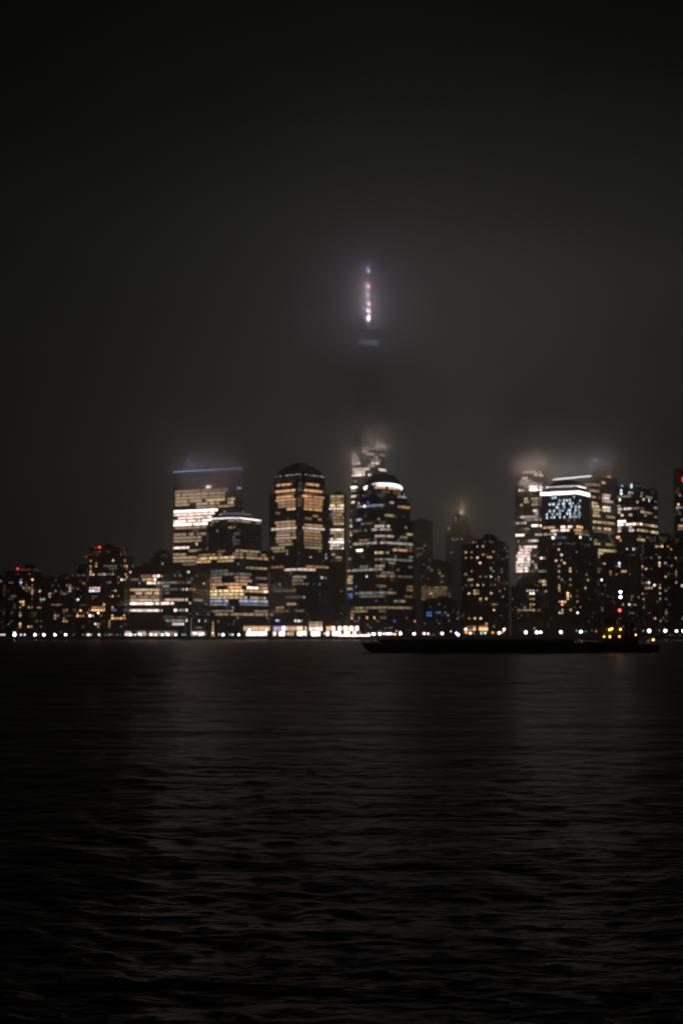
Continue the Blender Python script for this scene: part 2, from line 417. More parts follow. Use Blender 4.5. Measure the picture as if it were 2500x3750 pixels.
a = Building('apartment_building', 'low dark apartment block between the two brick towers that carry red roof lamps', 'apartment building', [(160, 268, 284, 1610, 8, 2112, None), (178, 268, 280, 1613, 8, 2104, 2112), (284, 318, 328, 1630, 8, 2080, None)], wall=brick, **AP)
a.pts('C1', '765,675,g3 833,655,g3 880,655,g2 785,757,y4 825,755,t4 802,805,w6 838,805,t4 802,832,w6 650,825,g4 710,845,t2 740,857,y4 887,820,g3 960,745,o7 975,748,o5 1010,770,t2 582,858,y6 563,887,c5 887,920,w8 605,992,y6 640,992,b8 650,1105,w5 680,1107,c4 740,1080,y2 745,1133,y4 620,1162,y5 745,1190,o8 937,1050,o8 880,1085,o4 880,1110,o5 887,1133,o8 995,1160,y3 512,930,w6')
a.rows('C1', '992 590 700 y4; 1050 735 790 t4; 1190 710 775 o6; 1130 930 980 o5; 775 610 720 g1; 985 930 990 t2').fill(50, 'tgoc', 0, 2.2).done()
a = Building('apartment_building', 'tall brick apartment tower on the left with four red lamps on its roof', 'apartment building', [(320, 452, 492, 1600, 14, 2036, None, 3), (322, 448, 470, 1604, 14, 2006, 2036, 3)], wall=brick, **AP)
a.pts('C1', '1033,490,y5 1108,515,o5 1045,545,y5 1035,565,y3 1100,545,o6 1300,495,t7 1425,495,y5 1427,550,y5 1460,555,o8 1463,580,o5 1538,560,w8 1497,625,w8 1055,600,o7 1155,628,o7 1450,635,o7 1465,665,o7 1200,655,b8 1240,655,b3 1275,655,w8 1275,635,o4 1303,635,t5 1200,548,c3 1395,692,w8 1425,718,y6 1365,665,y3 1257,745,y4 1365,745,t3 1325,837,y6 1300,885,o7 1280,885,o3 1370,883,y3 1190,980,o8 1150,1020,o8 1210,1015,o6 1305,1012,o6 1300,1040,t4 1337,1048,B6 1025,1045,t4 1007,1070,o7 1128,1098,w9 1065,1100,w6 1030,1130,w9.5 1150,1130,o4 1423,1100,o8 1295,1130,o7 1300,1155,o8 1395,1160,o8 1253,1185,o5 1247,1210,y5 1250,1240,y4 1095,1215,y8 1130,1215,y5 1132,1245,y5 1435,1215,o3')
a.rows('C1', '628 1130 1180 o6; 655 1035 1100 y7; 797 1035 1140 o8; 825 1035 1140 b9; 885 1060 1130 t2; 550 1240 1350 t3; 575 1270 1345 t3; 1020 1060 1220 o6; 1045 1070 1210 o8; 1158 1310 1440 o6; 985 1340 1460 g1').fill(60, 'tgoc', 0, 2.4)
for x, y, I, rr in ((350, 2006, 5, .6), (365, 2004, 9, .9), (453, 2009, 5, .6), (317, 2039, 6, .7)): a.roof_lamp(x, y, 1598, 'R', I+1, rr)
a.done()

# --- office blocks left of centre
a = Building('office_building', 'dark round topped building standing left of the broad golden tower', 'building', [(541, 610, 648, 1800, 20, 2040, None, 8), (555, 600, 636, 1805, 20, 2024, 2040, 8)], wall=dkst)
a.pts('C2', '608,1285,g5').fill(10, 'g', 0, 1.5).done()
OF = dict(fl=3.9, bay=2.0)
a = Building('office_building', 'low office block with full rows of pale lit windows beside the tallest brick tower', 'office building', [(472, 592, 598, 1620, 4, 2076, None)], wall=gran, **OF)
a.rows('C2', '1450 350 500 o3.5; 1450 500 600 w7; 1490 250 335 g3; 1490 385 540 o6; 1525 450 600 w8; 1530 380 440 g3; 1570 540 600 o4; 1610 240 600 t6; 1655 300 600 t6; 1695 250 600 t4.5; 1735 240 600 t6; 1778 232 600 w8.3; 1830 232 600 w7.3')
a.pts('C2', '345,1535,b5 525,1493,w9 578,1448,w9').done()
a = Building('office_building', 'low dark office block with short lit rows below the golden tower', 'office building', [(598, 705, 772, 1600, 9, 2082, None)], wall=dkst, **OF)
a.rows('C2', '1525 620 775 g3.5; 1525 800 860 t2; 1560 610 690 g4.5; 1600 640 860 g2; 1605 920 985 o5; 1650 630 680 g2; 1725 640 860 t6; 1775 625 745 w8; 1820 740 800 w8; 1820 800 860 g5; 1970 660 860 g4; 2012 725 850 w6.5; 1525 880 940 g3; 1720 980 1075 t4; 2022 990 1050 g3; 1900 620 900 g0')
a.pts('C2', '848,1607,b6 895,1605,y7 893,1727,w7 893,1820,w8 893,1972,w7 905,1385,w8 905,1398,w7 1088,1530,w7 760,1445,c3 820,1445,g4 1005,1440,g3 955,1485,g4 937,1772,t6 1115,1775,c5 1137,1868,b5 1012,1873,g4 1030,1970,w8 1088,1972,B6 1110,1972,y6').fill(40, 'gt', 0, 1.8).done()

gs = Building('office_tower', 'broad golden lit glass tower with a faint violet light band at its top', 'skyscraper', [(636, 866, 884, 1760, 27, 1712, None)], fl=4.2, bay=2.1, wall=(.05, .048, .045), ww=.78, wh=.6)
gs.rows('C2', '''480 760 1200 t4.7; 505 760 1320 t5.3; 530 760 1250 t4.5; 555 760 1110 t5.3; 543 1190 1320 t4.8; 587 760 1060 t5.6; 575 1120 1320 t6.3; 615 760 900 t5.3; 610 1010 1260 t5.6; 640 760 920 t5.3; 650 1000 1440 t4.6;
 694 745 1245 w9; 737 750 1210 w7.6; 770 790 1180 w7.6; 805 745 1165 w8; 845 745 1130 w9; 882 760 1110 t4.8; 925 960 1020 t2.4; 960 745 880 t4.8; 955 930 975 t4.6; 945 1020 1110 t4.8; 990 745 1060 t4.8; 1025 745 1060 t4.8; 1060 745 1060 t4.6; 1103 745 905 w7.5; 1095 980 1015 w7.5;
 1140 920 1060 t4.8; 1180 745 880 t4.6; 1170 930 1060 t4.6; 1215 745 1060 t3.8; 1250 745 1010 t5.4; 1290 750 1000 t4.8; 1320 850 990 t3.4; 435 1210 1350 t4.1; 545 1380 1440 t5.7; 580 1370 1400 t5.5; 612 1370 1415 t6.3; 350 1310 1400 t2.8''', prob=.97, jit=.5)
gs.pts('C2', '1140,435,w9.5 1125,435,w9 1155,435,w9 1140,425,w8').fill(40, 't', 1, 2.5)  # the brightest points draw a roof floodlight as lit windows
gs.strip(0, 'b', 6.2, h=1.2, dz=-1.6, out=1.2).pane(876, 1787, 'b', 6.5, 9, 1.6).done()

w4 = Building('office_tower', 'dark tower with a stepped roof outlined by white lamps before the golden tower', 'skyscraper',
    [(712, 868, 990, 1650, 30, 2010, None, 4), (740, 868, 972, 1655, 30, 1925, 2010, 9), (758, 868, 965, 1660, 30, 1898, 1925, 7), (772, 868, 952, 1664, 30, 1890, 1898, 7), (792, 869, 932, 1670, 30, 1876, 1890, 8), (805, 869, 915, 1675, 30, 1863, 1876, 8)], wall=(.075, .068, .062), fl=3.9, bay=1.75)
w4.rows('C3', '''835 240 300 y4.5; 820 420 690 y4.5; 865 440 510 y5; 830 750 785 y4; 955 500 570 c2; 990 480 500 c2; 1030 480 560 c1.5; 1070 500 560 c2; 1150 300 385 t4.5; 1145 520 790 t5; 1185 480 590 t4; 1185 640 750 t3.4; 1190 810 850 t4; 1200 90 275 o4.6; 1190 300 350 t3.4; 1225 80 510 y6.6; 1215 510 600 t4.6; 1220 640 740 y5; 1237 760 880 o5.6;
 1275 60 220 o6; 1260 300 380 y5.4; 1250 410 480 y5.4; 1297 490 550 b5.4; 1340 640 690 g4; 1340 690 880 y4.6; 1388 130 435 g3; 1415 200 440 g3; 1415 460 690 g3; 1450 180 340 t4.6; 1450 500 660 t4.6; 1460 750 860 t3.4; 1490 200 340 t4.6; 1490 520 700 t5; 1525 200 640 o6; 1530 745 890 t4.6; 1565 210 275 o6.4; 1560 425 580 o7; 1565 650 775 w8.4; 1575 810 890 o6.5;
 1605 170 590 y7.6; 1605 615 700 y5.4; 1607 820 890 w8; 1645 175 600 y7; 1640 685 830 o6.2; 1680 170 640 y6; 1680 680 850 y5.4; 1720 220 415 b6.3; 1720 550 885 b6.3; 1755 230 430 w5.6; 1757 590 885 b4.6; 1790 240 430 g3.6; 1790 560 880 g3.6; 1835 240 510 g3.4; 1835 730 870 t4; 1875 290 430 t4; 1875 460 600 t4; 1870 600 705 o5.4; 1870 710 900 t4.6''')
w4.pts('C3', '303,915,c4 530,1915,g4 870,1915,g4 315,1955,y4 430,1990,g2 490,1990,g2 475,1795,g5 475,1835,g4').fill(50, 'cg', 0, 1.6)
w4.lamps(2, 1.9, 'W', 9.5, .8, dz=.6, outw=.5).strip(3, 'c', 2.6, h=2, dz=-2.6, out=.7).strip(4, 'c', 2.2, h=1.6, dz=-2, out=.7).done()  # dim cool strips stand in for light falling on the stepped walls

w3 = Building('office_tower', 'dark pyramid roofed tower left of centre with two columns of amber rows', 'skyscraper',
    [(985, 1092, 1232, 1640, 22, 2092, None, 3), (978, 1097, 1212, 1720, 43, 1800, 2092, 4), (996, 1097, 1196, 1726, 43, 1738, 1800, 4)], wall=(.085, .07, .06), fl=3.9, bay=1.8)
p, z0_, z1_ = w3.tiers[2]; cx = sum(q_[0] for q_ in p)/len(p); cy = sum(q_[1] for q_ in p)/len(p)
mb = MB(); pp = offset(p, -3); mb.prism(pp, z1_+.6, z1_+5, mat('copper_roof', (.05, .06, .055), .6, noise=.3)); pp2 = [(cx+(x-cx)*.12, cy+(y-cy)*.12) for x, y in pp]

zq, zt_ = z1_+5, zat(1690, 1745); lp = offset(pp, -.5)
for k in range(1, 6):
    sc_ = (.86, .66, .44, .24, .06)[k-1]; up_ = [(cx+(x-cx)*sc_, cy+(y-cy)*sc_) for x, y in pp]; z_n = z1_+5+(zt_-z1_-5)*(.3, .56, .77, .92, 1)[k-1]; mb.prism(lp, zq, z_n, MATS['copper_roof'], up_); lp = up_; zq = z_n+.01
w3.part(mb, 'pyramid_roof')
rw = '''395 985 1150 o6.2; 395 1325 1470 o6.2; 462 970 1190 o6.6; 465 1300 1505 o6.6; 497 1000 1185 t3.6; 495 1310 1430 t3.6; 530 985 1170 o6.4; 520 1275 1375 o7; 542 1410 1525 o5.6; 570 975 1190 o6; 570 1300 1500 o5.6; 605 1000 1185 t4.6; 600 1300 1500 o5.4; 635 1005 1190 t4.6; 635 1300 1500 o5.4; 668 1100 1190 o7; 672 1300 1490 o6; 717 975 1020 o3.6; 745 1395 1455 o4.4; 775 1100 1130 t2; 820 965 1190 t5.2; 800 1310 1370 t3.6; 795 1450 1500 o4.6;
848 990 1190 o5.2; 850 1300 1500 o5.2; 888 930 1210 w6.4; 885 1290 1530 w6.4; 922 990 1190 t4.6; 920 1305 1490 t5; 960 980 1190 t5.2; 960 1300 1490 o5.2; 990 975 1210 o5.4; 990 1300 1490 o4.6; 1027 975 1170 t5.2; 1025 1300 1490 o5; 1060 985 1150 t4.6; 1058 1300 1490 t3.8; 1095 1010 1170 t4.4; 1095 1300 1500 t3.4; 1140 925 1070 y5; 1132 1310 1490 y4.6; 1175 950 1070 y4; 1165 1450 1490 y2.5;
450 1230 1260 c2; 550 1230 1260 t2.4; 580 1230 1260 t2.4; 610 1230 1260 t2.4; 640 1230 1260 t2.4; 1388 890 1655 w6.4; 1380 1075 1420 w6.6; 1350 930 1060 o4; 1346 1320 1580 o4.6; 1440 1170 1310 w4.6; 1485 1160 1280 t3.8; 1520 1160 1340 t2.6; 1455 1480 1560 g2.5; 1620 950 1200 g1.6; 1775 1100 1210 o5; 1812 985 1065 o4.6; 1850 950 1120 t2.6; 1845 1200 1280 t2.8; 1700 1090 1300 c1.6; 1950 1170 1270 c4; 1875 905 940 t4'''
w3.rows('C3', rw, prob=.97, jit=.6)
w3.pts('C3', '1103,1165,g5 1103,1200,g5 1370,1238,y6 933,1250,y5 1553,1210,g5 1548,1242,g6 1018,1527,g5 1497,1453,g7 975,1527,g3 1475,1525,g4 1093,1600,g3 1292,1700,g5 1200,1947,w8 1238,1947,w8 783,1958,y5 1142,1418,g4').fill(70, 'gcv', 0, 1.8)
w3.pane(700+990/3.136, 1650+1952/3.136, 'b', 7, 6.5, 1.5).lamps(2, 2.6, 'c', 7.6, .65, dz=.8, outw=-.6, skip=.35)
w3.roof_lamp(991, 2118, 1636, 'R', 6, .45, name='red_lamp').done()

vz = Building('office_tower', 'narrow tower with bright yellow and white rows right of the pyramid roofed tower', 'skyscraper', [(1203, 1262, 1266, 1850, 8, 1812, None)], fl=4.0, bay=2.2, wall=(.07, .06, .05))
vz.rows('C4', '650 325 470 y5.6; 680 320 470 y4.6; 705 330 470 y5; 740 310 475 y7.4; 770 315 475 w7; 800 340 470 y4.8; 828 320 460 b4.6; 855 345 440 o5.6; 885 340 460 y4.6; 912 340 460 y4; 943 360 460 y5.8; 1005 315 460 w7.6; 1045 320 460 t4.8; 1070 320 460 t4.8; 1095 320 460 w7.2; 1130 315 460 w8.6; 1155 315 455 w6.6; 1190 330 455 c8.4; 1215 340 440 t5; 1275 350 375 y5; 1310 380 440 y4.8; 1345 320 440 y2', prob=.9).fill(20, 'yt', 1, 3).done()

# --- the tallest tower: square base, top square turned 45 degrees, eight tall triangles
tt = Building('skyscraper', 'tallest tower, its middle lost in cloud and its lit spire glowing above', 'skyscraper', [(1266, 1350, 1436, 1930, 42, 2250, None)], wall=glassy, fl=4.1, bay=2.3, roofz=0, cornice=0)
bp_, _, zb = tt.tiers[0]; cx = sum(q_[0] for q_ in bp_)/4; cy = sum(q_[1] for q_ in bp_)/4; ZT = 417.0
gm = mat('tower_glass', (.03, .036, .042), .2)
half = [((Vector(bp_[i])+Vector(bp_[(i+1) % 4]))/2) for i in range(4)]
up = [Vector((cx, cy))+(h-Vector((cx, cy)))*1.0 for h in half]
mb = MB(); Bv = [Vector((x, y, zb+.3)) for x, y in bp_]; Tv = [Vector((v.x, v.y, ZT)) for v in up]
for i in range(4):
    j = (i+1) % 4; mb.face([Bv[i], Bv[j], Tv[i]], gm); mb.face([Bv[j], Tv[j], Tv[i]], gm)
    for tri in ((Bv[i], Bv[j], Tv[i]), (Bv[j], Tv[j], Tv[i])):
        n_ = (tri[1]-tri[0]).cross(tri[2]-tri[0]).normalized()
        if n_.dot(Vector((0, 0, 5))-tri[0]) <= 0: continue
        sd = Vector((-n_.y, n_.x, 0)).normalized(); ud = n_.cross(sd).normalized()
        o = tri[0] if tri[0].z < 300 else tri[1]
        o = Vector((o.x, o.y, o.z)); o = o - sd*80                      # origin left of the face, window grid runs across it
        o = o - ud*((o.z-zb)/max(.5, ud.z)) if abs(o.z-zb) > .01 else o
        poly2 = [((p-o).dot(sd), (p-o).dot(ud)) for p in tri]
        A = sum(poly2[a_][0]*poly2[(a_+1) % 3][1]-poly2[(a_+1) % 3][0]*poly2[a_][1] for a_ in range(3))
        if A < 0: poly2.reverse()
        f = Face(o, sd, ud, poly2, zb, ZT, 4.1, 2.3); f.n = n_; tt.faces.append(f)
mb.face(list(Tv), gm); tt.part(mb, 'tower_shaft')
tt.rows('C4', '''190 520 600 w6.2; 215 520 610 w6.2; 205 720 830 w6.4; 212 860 910 w5.4; 245 510 620 w5.8; 270 515 630 w5.4; 290 505 640 w6.8; 300 760 840 w7.8; 340 510 745 w7.2; 325 740 800 w5.8; 372 850 980 w7.8; 400 540 680 w7.5; 430 530 690 w8.1; 120 840 960 w6.4; 145 660 720 w5.8; 115 700 900 w5.2; 250 760 860 w5.2; 565 480 610 w9.3; 590 500 600 t5.3; 630 490 600 w6.9; 660 490 595 w7.1; 700 480 585 w7.9; 975 470 560 w7.1; 1035 470 540 t5.7; 1075 465 560 y6.9; 1165 470 520 y5.9;
 1265 470 515 y6.7; 1295 470 490 y5.9; 1325 470 540 y5.1; 1355 470 515 y6.1; 1420 475 490 y5.9; 1445 510 565 y6.3; 1480 480 500 t4.3; 1515 500 565 y6.3; 1545 480 555 y6.7; 1575 480 550 y5.3; 1640 480 555 y6.1; 920 500 560 t3.3; 900 480 560 t2.3''', prob=.95)
tt.pts('C4', '745,427,g8 757,427,g6 588,467,g6 520,500,t4 510,795,g6 527,886,g6 548,820,g4 540,1195,g5 478,1138,y5').fill(60, 't', 1, 2.6, zmax=200)
tt.done()
steel = mat('steel', (.2, .2, .2), .5, .8); white = mat('white_radome', (.75, .77, .8), .5)
mb = MB(); mb.prism([(cx+(v.x-cx)*.97, cy+(v.y-cy)*.97) for v in up], ZT, ZT+9, gm); tt.part(mb, 'parapet')
for i in range(4):
    a_, b_ = up[i], up[(i+1) % 4]; q_ = (a_+b_)/2; mb = MB(); mb.box((cx+(q_.x-cx)*1.03, cy+(q_.y-cy)*1.03, zat(1264, cy)), ((b_-a_).length*.8, .5, 8), emit('c', 5.0), math.atan2((b_-a_).y, (b_-a_).x)); tt.part(mb, 'crown_light')
mb = MB(); mb.lathe((cx, cy, ZT+9), [(9, 0), (20, 1.5), (20.5, 2.6), (19, 4.2), (17, 5.5), (15, 5.6), (15, 1.8)], steel, 40); tt.part(mb, 'antenna_ring')
mb = MB(); mb.lathe((cx, cy, ZT+9), [(3.2, 0), (3.2, 12), (2.7, 15), (2.4, 24), (1.2, 27)], white, 16); tt.part(mb, 'spire_base')
mb = MB(); mb.lathe((cx, cy, ZT+36), [(1.1, 0), (1.0, 38), (.7, 40), (.6, 64), (.4, 66), (.3, 76)], mat('mast_steel', (.06, .06, .065), .6), 12); tt.part(mb, 'spire')
for k in range(6):
    t_ = k*math.pi/3; mb = MB(); mb.tube((cx+15*math.cos(t_), cy+15*math.sin(t_), ZT+13), (cx+2.8*math.cos(t_), cy+2.8*math.sin(t_), ZT+34), .22, .22, steel, 6); tt.part(mb, 'stay_cable')
for py, c, I, r_, pw in ((992, 'b', 8.0, .9, 25000), (1050, 'r', 9.1, 1.0, 40000), (1081, 'W', 8.6, .7, 30000), (1112, 'w', 9.5, 1.1, 50000), (1139, 'w', 10.1, 1.4, 80000)):
    z = zat(py, cy); mb = MB(); mb.lathe((cx, cy, z), [(r_*.8, -2), (r_*2.2, -.7), (r_*2.2, .7), (r_*.8, 2)], emit({'r': 'p', 'w': 'p'}.get(c, c), I), 14); o = tt.part(mb, 'beacon')
    ld = bpy.data.lights.new('beacon_light', 'POINT'); ld.energy = pw*.13; ld.shadow_soft_size = 0
    ld.color = {'b': (.6, .65, 1), 'r': (1, .6, .75), 'W': (.8, .8, 1), 'w': (.85, .82, 1)}[c]
    lo = bpy.data.objects.new('beacon_light', ld); COL.objects.link(lo); lo.parent = tt.root; lo.location = Vector((cx-3, cy-12, z))-tt.off
# floodlights on the roof washing the foot of the spire
for k, (ox, oy) in enumerate(((-5.5, -8), (8.5, -8), (13, -3))):
    mb = MB(); mb.box((cx+ox, cy+oy, ZT+16), (1.6, 1.2, 1.2), emit('W', 4 if k == 0 else 8.4)); tt.part(mb, 'floodlight')
    ld = bpy.data.lights.new('flood', 'SPOT'); ld.energy = 4e5; ld.spot_size = R(50); ld.spot_blend = 1; ld.color = (.85, .92, 1); ld.shadow_soft_size = 0
    lo = bpy.data.objects.new('flood', ld); COL.objects.link(lo); lo.parent = tt.root; lo.location = Vector((cx+ox, cy+oy, ZT+17))-tt.off
    lo.rotation_euler = (Vector((cx, cy, ZT+45))-Vector((cx+ox, cy+oy, ZT+17))).to_track_quat('-Z', 'Y').to_euler()

# blue lit panel low on the tower podium
tt.pane(1281, 2186, 'B', 5.2, 9, 9, 'lit_panel', True)

w2 = Building('office_tower', 'dark domed tower right of centre with a white ring of lamps under its dome', 'skyscraper',
    [(1268, 1400, 1534, 1650, 38, 2190, None, 7), (1277, 1400, 1525, 1656, 38, 1905, 2190, 7), (1288, 1400, 1515, 1660, 38, 1830, 1905, 8), (1297, 1400, 1504, 1664, 38, 1790, 1830, 9), (1318, 1401, 1486, 1668, 38, 1771, 1790, 11)], wall=(.07, .065, .06), fl=3.9, bay=1.8, roofz=0)
p, z0_, z1_ = w2.tiers[4]; cx2 = sum(q_[0] for q_ in p)/len(p); cy2 = sum(q_[1] for q_ in p)/len(p); H = zat(1732, cy2)-z1_-1; rad = 20.5
mb = MB(); mb.lathe((cx2, cy2, z1_+.6), [(rad, 0), (rad, 1.2)]+[(rad*math.cos(t_*math.pi/16)*.98, 1.2+(H-1.2)*math.sin(t_*math.pi/16)) for t_ in range(8)]+[(.6, H)], mat('copper_roof', (.05, .06, .055), .6), 32); w2.part(mb, 'dome', True)

RR = 22.8; N_ = 16; lampm = emit('W', 9.6); proto = None
for k in range(N_):                                   # crown ring: lit segments that droop towards both sides
    a0, a1 = -1.45+2.9*k/N_, -1.45+2.9*(k+1)/N_; P0, P1 = [(cx2+RR*math.sin(a_), cy2-RR*math.cos(a_)) for a_ in (a0, a1)]; am = (a0+a1)/2
    zz = z1_-1.4-3.4*abs(math.sin(am))**3
    mb = MB(); mb.box(((P0[0]+P1[0])/2, (P0[1]+P1[1])/2, zz), (math.hypot(P1[0]-P0[0], P1[1]-P0[1])*.94, .5, 1.3), emit('W', 8.0), math.atan2(P1[1]-P0[1], P1[0]-P0[0])); w2.part(mb, 'crown_light')
mb = MB(); mb.lathe((0, 0, 0), [(.3, -.5), (.5, -.2), (.5, .2), (.25, .5)], lampm, 8)
for k in range(46):
    a_ = -1.45+2.9*(k+.5)/46; o = mb.build('ledge_lamp', w2.root) if k == 0 else proto.copy(); proto = proto or o
    if k: COL.objects.link(o); o.parent = w2.root
    o.location = Vector((cx2+RR*math.sin(a_), cy2-RR*math.cos(a_), z1_+.8-3.4*abs(math.sin(a_))**3))-w2.off

w2.rows('C4', '''575 610 780 o6; 560 800 930 o6.6; 550 940 1040 o6.6; 575 1080 1170 w5.8; 590 860 950 t2; 595 1000 1080 o2.6; 735 610 880 c4; 715 960 1000 c5; 770 1060 1220 o5.6; 655 1050 1170 g4; 860 915 1010 y4.6; 910 600 650 c5; 935 690 780 g2; 970 790 960 w5.8; 1000 770 970 w5.8; 1020 560 650 g3; 1075 800 1000 w5; 1060 1140 1200 y5; 1085 1080 1160 t3.6; 1125 640 740 o4; 1145 560 1230 g4.6; 1225 610 665 w9; 1250 800 875 y6.6; 1245 1000 1280 o5.8; 1300 1175 1280 y5;
 1315 800 1030 g4; 1320 1040 1230 g3; 1345 950 1020 g3.6; 1385 640 720 g3; 1390 800 900 t5; 1435 570 880 g4.6; 1500 820 930 o4.6; 1495 960 1000 o4.8; 1605 820 920 t3; 1675 590 1030 g3.8; 1715 640 880 g3; 1745 600 880 g1.6; 1770 1010 1120 g4; 1850 590 1180 y3.8; 1890 520 720 y3.8; 1890 840 880 y2.6; 1930 520 580 y4; 1200 1140 1220 o3.8; 1220 1140 1230 o2.5; 1620 1150 1220 o3.4; 1645 1150 1220 o3.8; 1670 1150 1220 o3.8; 1710 1120 1220 o2.4; 1395 1170 1230 g2.4; 1455 880 1000 g3; 1500 1040 1210 g2''')
w2.pts('C4', '683,740,w10 632,737,c6 727,703,B6.5 713,1505,c7.5 594,1620,B6 1007,1990,B6 628,910,c6.5 1250,1997,y6 550,1965,o8 720,1960,o8 793,1958,o8 700,1015,G5 848,905,g5 660,952,g5 935,1245,w5 1043,1452,y5 1130,965,g5 1113,610,t5 1103,655,y6 645,1828,y5 645,1855,y5 627,1943,y5 580,2000,o6 940,1853,y4 940,1245,y5 1018,1308,t5 705,1120,o5 735,1147,w6 808,1142,w6 883,1137,w6 932,1135,w6 975,1143,w6 640,1153,w6 605,1148,w6 1083,1153,w5').fill(190, 'gttc', 0, 2.4, zmax=120, run=4).fill(50, 'gc', 0, 1.6, run=3).done()

for px_, py_, w_ in ((1288, 1690, 2600), (1312, 1655, 2600), (1345, 1640, 2600), (1378, 1625, 2800), (1412, 1640, 2600), (1350, 1590, 1800), (1400, 1575, 1500), (1330, 1530, 1100)): tt.crown_light(px_, py_, 1880, (1, .81, .7), w_*.5)  # added lights hung in the cloud, no lamps stand there
gs.crown_light(700, 1700, 1745, (.7, .72, 1), 1700).crown_light(770, 1698, 1745, (.7, .72, 1), 1700).crown_light(840, 1700, 1745, (.7, .72, 1), 1700)
# --- faded buildings behind, centre right
b1 = Building('office_tower', 'dim hazy tower just behind the right side of the domed tower', 'skyscraper', [(1505, 1560, 1583, 2050, 20, 1905, None)], wall=gran, fl=4, bay=2.4)
b1.rows('C4', '1205 1240 1330 y3.4; 1250 1240 1300 y3; 1300 1240 1280 y2.6; 1215 1280 1330 o2.6').pts('C4', '1328,1178,y4.5 1385,1342,y6 1375,1250,y4 1400,1250,y4').fill(60, 'gtt', 0, 2).done()
b2 = Building('office_tower', 'stepped stone tower fading into the fog left of the scattered window block', 'skyscraper', [(1632, 1700, 1738, 2150, 24, 1955, None), (1640, 1700, 1722, 2155, 24, 1920, 1955), (1660, 1692, 1712, 2160, 24, 1886, 1920)], wall=(.12, .11, .1), fl=4, bay=2.4)
b2.pts('C5', '610,797,y5 678,821,y6 488,855,y6 515,855,g4 541,853,y6 595,858,c7 700,825,o4 465,940,o3 485,1010,g4 468,1028,g5 480,1300,c7 440,1307,g5 482,1470,g5 697,865,g3').fill(60, 'gct', 0, 2)
b2.crown_light(1690, 1868, 2140, (1, .75, .5), 5000).roof_lamp(1690, 1878, 2150, 'y', 6.5, 2.4, name='roof_lamp').roof_lamp(1643, 1935, 2140, 'o', 5, 2.6, name='roof_lamp').done()
b3 = Building('office_building', 'hazy low block with faint yellow rows between the two dim background towers', 'office building', [(1536, 1640, 1660, 1950, 8, 2056, None)], wall=gran, fl=4, bay=2.2)
b3.rows('C5', '1115 330 400 g3.5; 1425 130 180 y3; 1430 210 440 y3.6; 1455 130 440 y3.4; 1480 140 460 y3; 1510 130 460 y2.8; 1545 130 190 y2.8').pts('C5', '405,1085,c6 348,1262,y5 352,1285,y4 375,1285,g4 352,1357,g4 238,1490,y6 255,1490,y6 257,1213,g4 222,1115,y5 220,1200,g4').fill(60, 'yg', 0, 1.8).done()
b4 = Building('apartment_building', 'low dark block with small groups of blue windows near the water', 'building', [(1548, 1640, 1692, 1580, 12, 2196, None)], wall=dkst, **AP)
b4.pts('C5', '192,1705,B5.6 223,1705,B5.6 192,1745,B6 225,1745,B6.2 330,1703,B6 298,1705,B5.5 82,1815,y6.5 445,1748,c5 450,1805,y4.5 547,1778,y6 552,1700,y4.5 415,1700,g3').fill(26, 'gt', 0, 1.8).done()
b5 = Building('apartment_building', 'dark apartment tower with small scattered windows right of centre', 'apartment building', [(1684, 1806, 1866, 1590, 16, 1990, None, 5), (1708, 1808, 1858, 1594, 16, 1976, 1990, 6), (1760, 1806, 1820, 1600, 16, 1969, 1976, 4)], wall=brick, **AP)
b5.pts('C5', '722,907,o4.5 770,962,v6 848,956,o6 650,1000,o6.5 697,1020,c3.5 775,1082,w9.5 765,1085,w8 849,1055,o5.5 910,1085,o6 928,1085,o6.5 811,1148,o8 650,1087,o4.5 700,1087,o4.5 952,1002,g4.5 1098,967,y4.5 1110,997,g4 1113,1056,g4 918,1209,g5 1055,1195,y4.5 958,1245,g4 1057,1255,y4.5 650,1272,t4.5 706,1240,g4 1018,1285,o6.5 805,1302,o4 860,1300,o4 919,1302,c7 663,1336,y5.5 707,1332,y6 990,1340,y4.5 1015,1340,y4 787,1396,o8 858,1394,g5 710,1390,y4 980,1395,y4.5 1110,1380,y4 1083,1441,y6.5 740,1458,o6.5 780,1460,g4 665,1489,y7 740,1490,y6.5 785,1488,y6 923,1487,y6.5 1036,1470,y5.5 1065,1525,t5.5 823,1547,o7 861,1547,o7 975,1608,y5 995,1608,y5 965,1677,y7 745,1772,o7.5 800,1768,w7.5 675,1773,o5 871,1831,o6.5 970,1860,y6 1130,1735,g3 1043,1738,g3').fill(56, 'gto', 0, 2.4).done()

